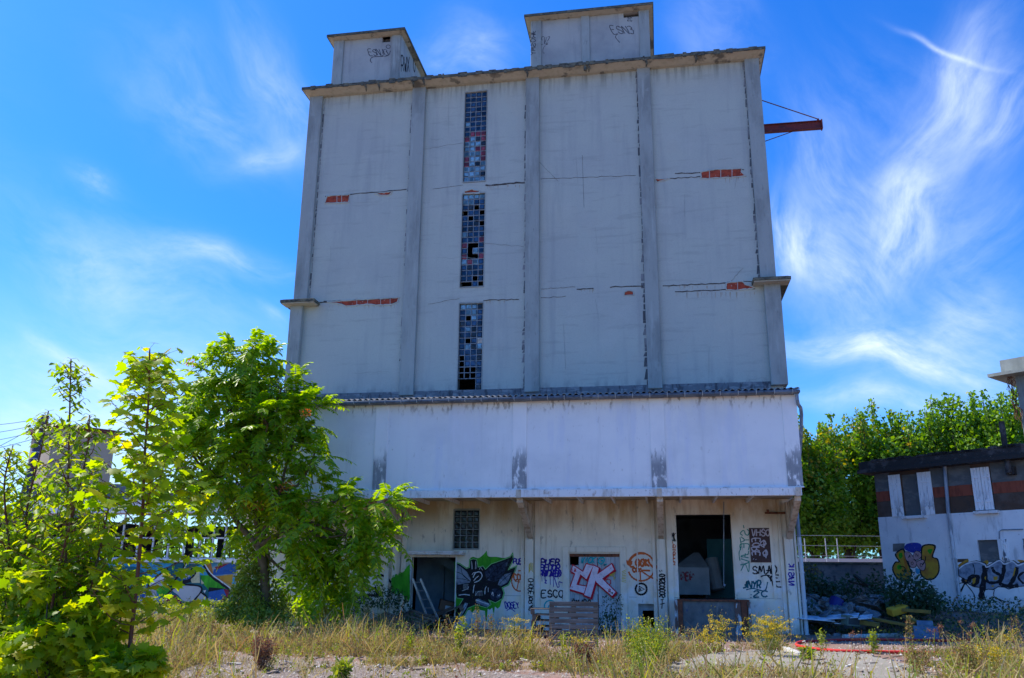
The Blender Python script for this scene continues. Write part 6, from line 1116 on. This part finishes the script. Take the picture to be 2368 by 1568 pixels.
# ---- herbs and weeds
def inpoly(x, y, P):
    c = np.zeros(len(x), bool); n = len(P); j = n-1
    for i in range(n):
        xi, yi = P[i]; xj, yj = P[j]; m = ((yi > y) != (yj > y)) & (x < (xj-xi)*(y-yi)/((yj-yi)+1e-9)+xi); c ^= m; j = i
    return c
def vnoise(x, y, s, seed):
    r = np.random.default_rng(seed); G = r.random((64, 64)); u = x*s+100; v = y*s+100; i = np.floor(u).astype(int); j = np.floor(v).astype(int); fu = u-i; fv = v-j; fu = fu*fu*(3-2*fu); fv = fv*fv*(3-2*fv); g = lambda a, b: G[a % 64, b % 64]
    return (g(i, j)*(1-fu)+g(i+1, j)*fu)*(1-fv)+(g(i, j+1)*(1-fu)+g(i+1, j+1)*fu)*fv
def spots_on_ground(n, keep=None):
    Y = RG.uniform(9.5, 26, n*4); X = RG.uniform(-1, 1, n*4)*(Y*.75)+Y*-.16; P = np.stack([X, Y, ground_h(X, Y)], -1); d = proj(P); nz = vnoise(X, Y, .9, 5)*.6+vnoise(X, Y, 2.7, 6)*.4
    ok = (d[:, 0] > -60) & (d[:, 0] < 2430) & ((P[:, 1] < 24.4) | (P[:, 0] < -8.5))
    for Q in (SLAB, PATH, PATCH1, PATCH2, PATCH3, PATCH4, PATCH5): ok &= ~(inpoly(d[:, 0], d[:, 1], Q) & (RG.random(n*4) > (np.where(d[:, 1] > 1552, .3, .02) if Q is not PATH else .08)))
    ok &= nz > .42+.12*RG.random(n*4); ok &= ~((d[:, 0] > 1000) & (d[:, 1] < 1500) & (d[:, 0] < 1840) & (RG.random(n*4) > .05)) & ~((d[:, 0] > 1840) & (d[:, 1] < 1478) & (RG.random(n*4) > .5))
    return P[ok][:n], nz[ok][:n]
P, nz = spots_on_ground(210000); n = len(P); h = (RG.uniform(.05, .19, n)+.28*(RG.random(n) > .975))*(.35+3.6*np.maximum(nz-.42, 0)); d = rdir(n)*np.array([.75, .75, 0])+np.array([0, 0, 1.]); BLQ = (np.array([(0, -.016, 0), (0, .016, 0), (.6, .013, .1), (.6, -.013, .1), (1, .004, .34), (1, -.004, .34)]), np.array([(0, 1, 2, 3), (3, 2, 4, 5)]))
foliage('grass_blades', [(BLQ, P, d, rdir(n)*np.array([1, 1, .1]), h, 0)], [L_dry])
tag(bpy.data.objects['grass_blades'], 'dry straw-coloured grass over the yard', 'grass', kind='stuff')
P, nz = spots_on_ground(9000); B = []; MI = RG.random(len(P))
def herbgeo(P, H, nleaf, spread, lsize, sprays=0):
    """leaf positions along thin stems rising from P"""
    n = len(P); m = nleaf; t = RG.random((n, m))**.8; lean = RG.normal(size=(n, 1, 3))*np.array([.18, .18, 0]); q = P[:, None]+(lean+np.array([0, 0, 1.]))*(H[:, None]*t)[..., None]+RG.normal(size=(n, m, 3))*(H[:, None]*spread*(1.1-t*.8))[..., None]*np.array([1, 1, .35])
    q = q.reshape(-1, 3); q[:, 2] = np.maximum(q[:, 2], .015); return q
H = (RG.uniform(.05, .18, len(P))+.3*(RG.random(len(P)) > .92))*(.1+1.6*nz)
q = herbgeo(P, H, 22, .34, 0); q0 = q[:len(q)//2]; q1 = q[len(q)//2:len(q)//10*7]; q2 = q[len(q)//4*3:]
foliage('weeds', [(QD, q0, rdir(len(q0), .2), rdir(len(q0), .4), RG.uniform(.02, .05, len(q0)), 0), (QD, q1, rdir(len(q1), .3), rdir(len(q1), .4), RG.uniform(.02, .05, len(q1)), 1), (QD, q2, rdir(len(q2), .3), rdir(len(q2), .4), RG.uniform(.012, .035, len(q2)), 2), (BLQ, P, RG.normal(size=P.shape)*.15+np.array([0, 0, 1.]), rdir(len(P)), H*1.15, 1)], [L_weed, L_grn, L_brn])
tag(bpy.data.objects['weeds'], 'mixed low green and brown weeds over the yard', 'weeds', kind='stuff')
P, nz = spots_on_ground(950); n = len(P); H = RG.uniform(.28, .7, n)*(.5+.6*nz); ax = rdir(n)*np.array([.4, .4, 0])+np.array([0, 0, 1.]); TS = (np.array([(0, -.009, 0), (0, .009, 0), (.6, .006, .08), (.6, -.006, .08), (1, .004, .26), (1, -.004, .26)]), BLQ[1])
q = []; 
for k in range(n):
    a_ = unit(ax[k]); t = RG.random(14)**.5; q.append(P[k]+a_*(H[k]*t)[:, None]+RG.normal(size=(14, 3))*.022*(1.3-t)[:, None])
q = np.concatenate(q); m = len(q); q[:, 2] = np.maximum(q[:, 2], .02)
for r_ in range(3): P = np.concatenate([P, P+RG.normal(size=P.shape)*np.array([.05, .05, 0])]) if r_ == 0 else P
H = np.concatenate([H, H*.75]); ax = np.concatenate([ax, ax+RG.normal(size=ax.shape)*.25])
foliage('dead_stalks', [(TS, P, ax, rdir(len(P)), H, 0), (QD, q, rdir(m), rdir(m, .3), RG.uniform(.014, .034, m), 1)], [L_brn, L_dry]); tag(bpy.data.objects['dead_stalks'], 'tangle of dry dead stalks with seed heads', 'weeds', kind='stuff')
mb = MB()
for k in range(260):
    P_ = PZ(RG.uniform(420, 2366), RG.uniform(1456, 1560)); M = TRS((P_[0], P_[1], .02+float(ground_h(P_[0], P_[1]))), *RG.uniform(-.3, .3, 2), RG.uniform(0, 3)); l = RG.uniform(.03, .16); mb.box(-l, l, -.018, .018, 0, .018, k % 3, M)
tag(mb.build('litter', [wood, woodl, kerbm]), 'small splinters and chips littering the yard', 'litter', kind='stuff')
# ivy carpet by the workshop
n = 9000; X = RG.uniform(-19.5, -9.5, n); Yy = 24.2+RG.random(n)*4.5; hgt = .55*vnoise(X, Yy, .8, 9)+.12; Pp = np.stack([X, Yy, RG.random(n)**.5*hgt*1.5], -1)
foliage('ground_ivy', [(OV, Pp, rdir(n), rdir(n, 1.), RG.uniform(.06, .12, n), 0)], [L_ivy]); tag(bpy.data.objects['ground_ivy'], 'ivy and bramble carpet along the mural wall', 'ground cover', kind='stuff')
n = 9000; dr = RG.uniform(-.6, 5, n); al = RG.uniform(-5, 6, n); X = HX+hd[0]*al+hn[0]*dr; Yy = HY+hd[1]*al+hn[1]*dr; ok = X > 4.6; X, Yy = X[ok], Yy[ok]; n = len(X); Pp = np.stack([X, Yy, ground_h(X, Yy)+RG.random(n)*.35*vnoise(X, Yy, .9, 3)*1.6], -1)
foliage('shaded_undergrowth', [(QD, Pp, rdir(n, .2), rdir(n, .4), RG.uniform(.04, .1, n), (RG.random(n) < .35).astype(int)), ], [L_dark, L_weed]); tag(bpy.data.objects['shaded_undergrowth'], 'dark tangled undergrowth in the shade before the house', 'undergrowth', kind='stuff')
# gravel crumbs on the paths
n = 15000; Yy = RG.uniform(10, 24, n); X = RG.uniform(-1, 1, n)*Yy*.7-Yy*.16; sz = RG.uniform(.006, .022, n); mbv = np.array([(-1, -1, 0), (1, -1, 0), (1, 1, 0), (-1, 1, 0), (0, 0, 1.3)], float); V = np.stack([X, Yy, np.full(n, .018)], -1)[:, None]+mbv[None]*sz[:, None, None]; F = np.array([(0, 1, 4), (1, 2, 4), (2, 3, 4), (3, 0, 4)])[None]+(np.arange(n)*5)[:, None, None]
tag(npmesh('gravel', V.reshape(-1, 3), F.reshape(-1, 3), pm('pale_stone_chips', (.4, .35, .3), rnd=[(.5, .45, .38), (.2, .16, .14), (.36, .28, .24)], rough=.9)), kind='stuff')
# individually countable plants
def herb(name, label, x, yt, yb, kind, w=20, n=None, cat='plant', group='tall weeds standing out of the yard'):
    b = PZ(x, yb); H = PY(x, yt, b[1])[2]; s = b[1]/1985; W = w*s; root = empty(name, tuple(b)); mb = MB(); B = []; LP_, FP = [], []
    ns = n or {'golden': 4, 'fennel': 60, 'umbel': 12, 'mug': 5, 'heads': 5, 'spike': 2, 'dock': 22, 'tuft': 30}[kind]
    for k in range(ns):
        a = RG.uniform(0, 6.28); rr = W*math.sqrt(RG.random())*(1 if ns > 1 else 0); hh = H*RG.uniform(.6 if ns > 3 else .85, 1.0) if k else H; tip = b+np.array([rr*math.cos(a), rr*math.sin(a), hh]); bb = b+np.array([rr*.25*math.cos(a), rr*.25*math.sin(a), 0])
        pts = wire(mb, bb, tip, .006, .0025, .1, 4, 5); m = {'golden': 50, 'fennel': 26, 'umbel': 22, 'mug': 46, 'heads': 5, 'spike': 70, 'dock': 34, 'tuft': 8}[kind]
        for j in range(m):
            t = RG.random()**(.7 if kind != 'dock' else .5); i = min(int(t*5), 4); p = pts[i]+(pts[i+1]-pts[i])*(t*5-i); sp = {'golden': .05, 'fennel': .05, 'umbel': .09, 'mug': .06, 'heads': .04, 'spike': .05, 'dock': .06, 'tuft': .05}[kind]*(1.1-t*.5); LP_.append((*(p+RG.normal(size=3)*sp), t))
        if kind in ('umbel',):
            for c in range(5):
                t = RG.uniform(.55, 1); i = min(int(t*5), 4); e = pts[i]+np.array([RG.normal()*.12, RG.normal()*.12, RG.uniform(.03, .12)]); wire(mb, pts[i], e, .003, .002, .05, 3, 2); FP += [e+RG.normal(size=3)*np.array([.035, .035, .012]) for _ in range(16)]
        if kind == 'golden': FP += [tip+np.array([RG.normal()*.05, RG.normal()*.05, -abs(RG.normal())*.05+.02]) for _ in range(60 if k < 2 else 8)]
        if kind == 'fennel' and k % 5 == 0: FP += [tip+RG.normal(size=3)*.03 for _ in range(7)]
        if kind == 'heads': FP += [tip+RG.normal(size=3)*.022 for _ in range(40)]
        if kind in ('mug', 'dock'): FP += [pts[-1]+(pts[-3]-pts[-1])*RG.random()*1.2+RG.normal(size=3)*.02 for _ in range(26 if kind == 'mug' else 24)]
    mb.build('stems', {'heads': stemr, 'dock': stemr}.get(kind, L_grn if kind != 'mug' else L_dry), root)
    LPa = np.array(LP_)[:, :3]; LPa[:, 2] = np.maximum(LPa[:, 2], .02); m = len(LPa); tm, ls = {'golden': (NAR, .08), 'fennel': (NAR, .045), 'umbel': (OV, .04), 'mug': (OV, .04), 'heads': (NAR, .05), 'spike': (NAR, .06), 'dock': (OV, .04), 'tuft': (NAR, .1)}[kind]
    foliage('leaves', [(tm, LPa, rdir(m, .5), rdir(m, .3), RG.uniform(.6, 1.3, m)*ls, 0)], [{'fennel': L_grn, 'golden': L_grn, 'umbel': L_weed, 'mug': L_weed, 'heads': L_dry, 'spike': L_grn, 'dock': L_brn, 'tuft': L_grn}[kind]], root)
    if FP: FP = np.array(FP); m = len(FP); foliage('blossoms', [(QD, FP, rdir(m), rdir(m, .6), RG.uniform(.016, .032, m), 0)], [L_yel if kind in ('golden', 'fennel', 'umbel') else L_brn], root)
    tag(root, label, cat, group)
for a in [('goldenrod', 'goldenrod with a bright yellow plume below the robot insect', 1066, 1428, 1528, 'golden', 14, None, 'goldenrod'), ('dry_mugwort', 'tall buff mugwort just right of the goldenrod', 1100, 1395, 1510, 'mug', 14), ('dry_mugwort', 'brown mugwort just left of the goldenrod', 1034, 1425, 1515, 'mug', 12), ('dry_mugwort', 'reddish-buff mugwort between the goldenrod and the ragwort', 1130, 1420, 1510, 'mug', 16),
          ('ragwort', 'leaning ragwort with yellow flat heads below the blue tag', 1186, 1418, 1512, 'umbel', 22, 5, 'ragwort'), ('ragwort', 'low yellow ragwort left of the upright pallet', 1222, 1450, 1512, 'umbel', 22, 7, 'ragwort'), ('ragwort', 'small yellow ragwort in front of the upright pallet', 1340, 1470, 1520, 'umbel', 12, 5, 'ragwort'), ('fennel_bush', 'large yellow-green feathery bush below the ringed tags', 1500, 1425, 1545, 'fennel', 56, 80, 'bush'),
          ('fennel_bush', 'lower yellow-green tuft at the foot of the large feathery bush', 1490, 1465, 1562, 'fennel', 44, 55, 'bush'), ('ragwort', 'spindly yellow ragwort before the loading dock', 1668, 1408, 1508, 'umbel', 20, 8, 'ragwort'), ('ragwort', 'bushy yellow ragwort before the right corner column', 1775, 1405, 1518, 'umbel', 42, 26, 'ragwort'), ('ragwort', 'short yellow ragwort left of the dock ragwort', 1632, 1455, 1512, 'umbel', 20, 8, 'ragwort'),
          ('red_dock', 'dark red-brown dock clump before the plank door', 1345, 1480, 1545, 'dock', 26, 24, 'dock'), ('dock_clump', 'dark green-brown clump on the path at lower left', 610, 1470, 1550, 'dock', 34, 26, 'dock'), ('dry_mugwort', 'tall mugwort spire left of the open doorway', 838, 1398, 1480, 'mug', 12), ('dry_mugwort', 'shorter mugwort spire before the tipped pallet', 882, 1420, 1478, 'mug', 9), ('dry_mugwort', 'buff mugwort below the end of the mural', 480, 1395, 1480, 'mug', 18),
          ('dry_mugwort', 'mugwort against the silver letters of the mural', 425, 1385, 1470, 'mug', 16), ('dry_mugwort', 'mugwort below the seedling at the tree foot', 745, 1385, 1468, 'mug', 26, 9), ('dry_mugwort', 'mugwort before the concrete column of the creeper', 660, 1400, 1470, 'mug', 20, 8), ('green_spike', 'green upright weed left of the goldenrod', 952, 1470, 1512, 'spike', 6), ('green_spike', 'pale green upright weed before the stacked pallets', 1302, 1468, 1510, 'spike', 6), ('green_spike', 'green spike weed rising over the red hose loop', 1905, 1462, 1512, 'spike', 7),
          ('green_spike', 'paired green spike weeds above the hose', 2020, 1456, 1512, 'spike', 12, 4), ('dead_umbel', 'brown flat-topped dead head above the hose', 1972, 1462, 1505, 'heads', 6, 3), ('dry_mugwort', 'tall speckled stalk before the plastic chair shell', 2104, 1420, 1515, 'mug', 9, 3), ('dead_umbel', 'forked dead stalks with round heads left of the house downpipe', 2232, 1438, 1510, 'heads', 34, 5), ('dead_umbel', 'thin dead stalks with small heads before the shaded bank', 2175, 1446, 1512, 'heads', 20, 4),
          ('dry_mugwort', 'stalky weed at the right edge of the picture', 2352, 1420, 1500, 'mug', 12, 3), ('ragwort', 'low yellow ragwort at the right by the wide bubble letters', 2320, 1452, 1512, 'umbel', 20, 5, 'ragwort'), ('dry_mugwort', 'loose dry plant in the middle of the dock front', 1600, 1330, 1400, 'mug', 12, 5), ('dead_umbel', 'reddish dead stalks left of the doorway ladder', 905, 1432, 1485, 'heads', 14, 4), ('grass_tuft', 'fresh green tuft at the bottom centre-left', 790, 1530, 1575, 'tuft', 14, None, 'grass'), ('grass_tuft', 'green rosette beside the white kerb line', 1868, 1500, 1528, 'tuft', 12, None, 'grass'),
          ('grass_tuft', 'small green rosette on the asphalt left of the doorway', 928, 1460, 1480, 'tuft', 10, None, 'grass'), ('dry_mugwort', 'dry weed at the bottom right of the concrete path', 2250, 1480, 1560, 'mug', 30, 10), ('dry_mugwort', 'bushy weed right of the concrete path', 2120, 1490, 1560, 'mug', 40, 14), ('ragwort', 'low weed with sparse yellow heads on the grassy bank', 2300, 1490, 1560, 'umbel', 40, 10)]:
    herb(*a)

for r in [o for o in bpy.data.objects if o.parent is None and o.type == 'EMPTY' and o.name not in VEG0]:
    for ch in r.children: ch.matrix_parent_inverse = r.matrix_basis.inverted()
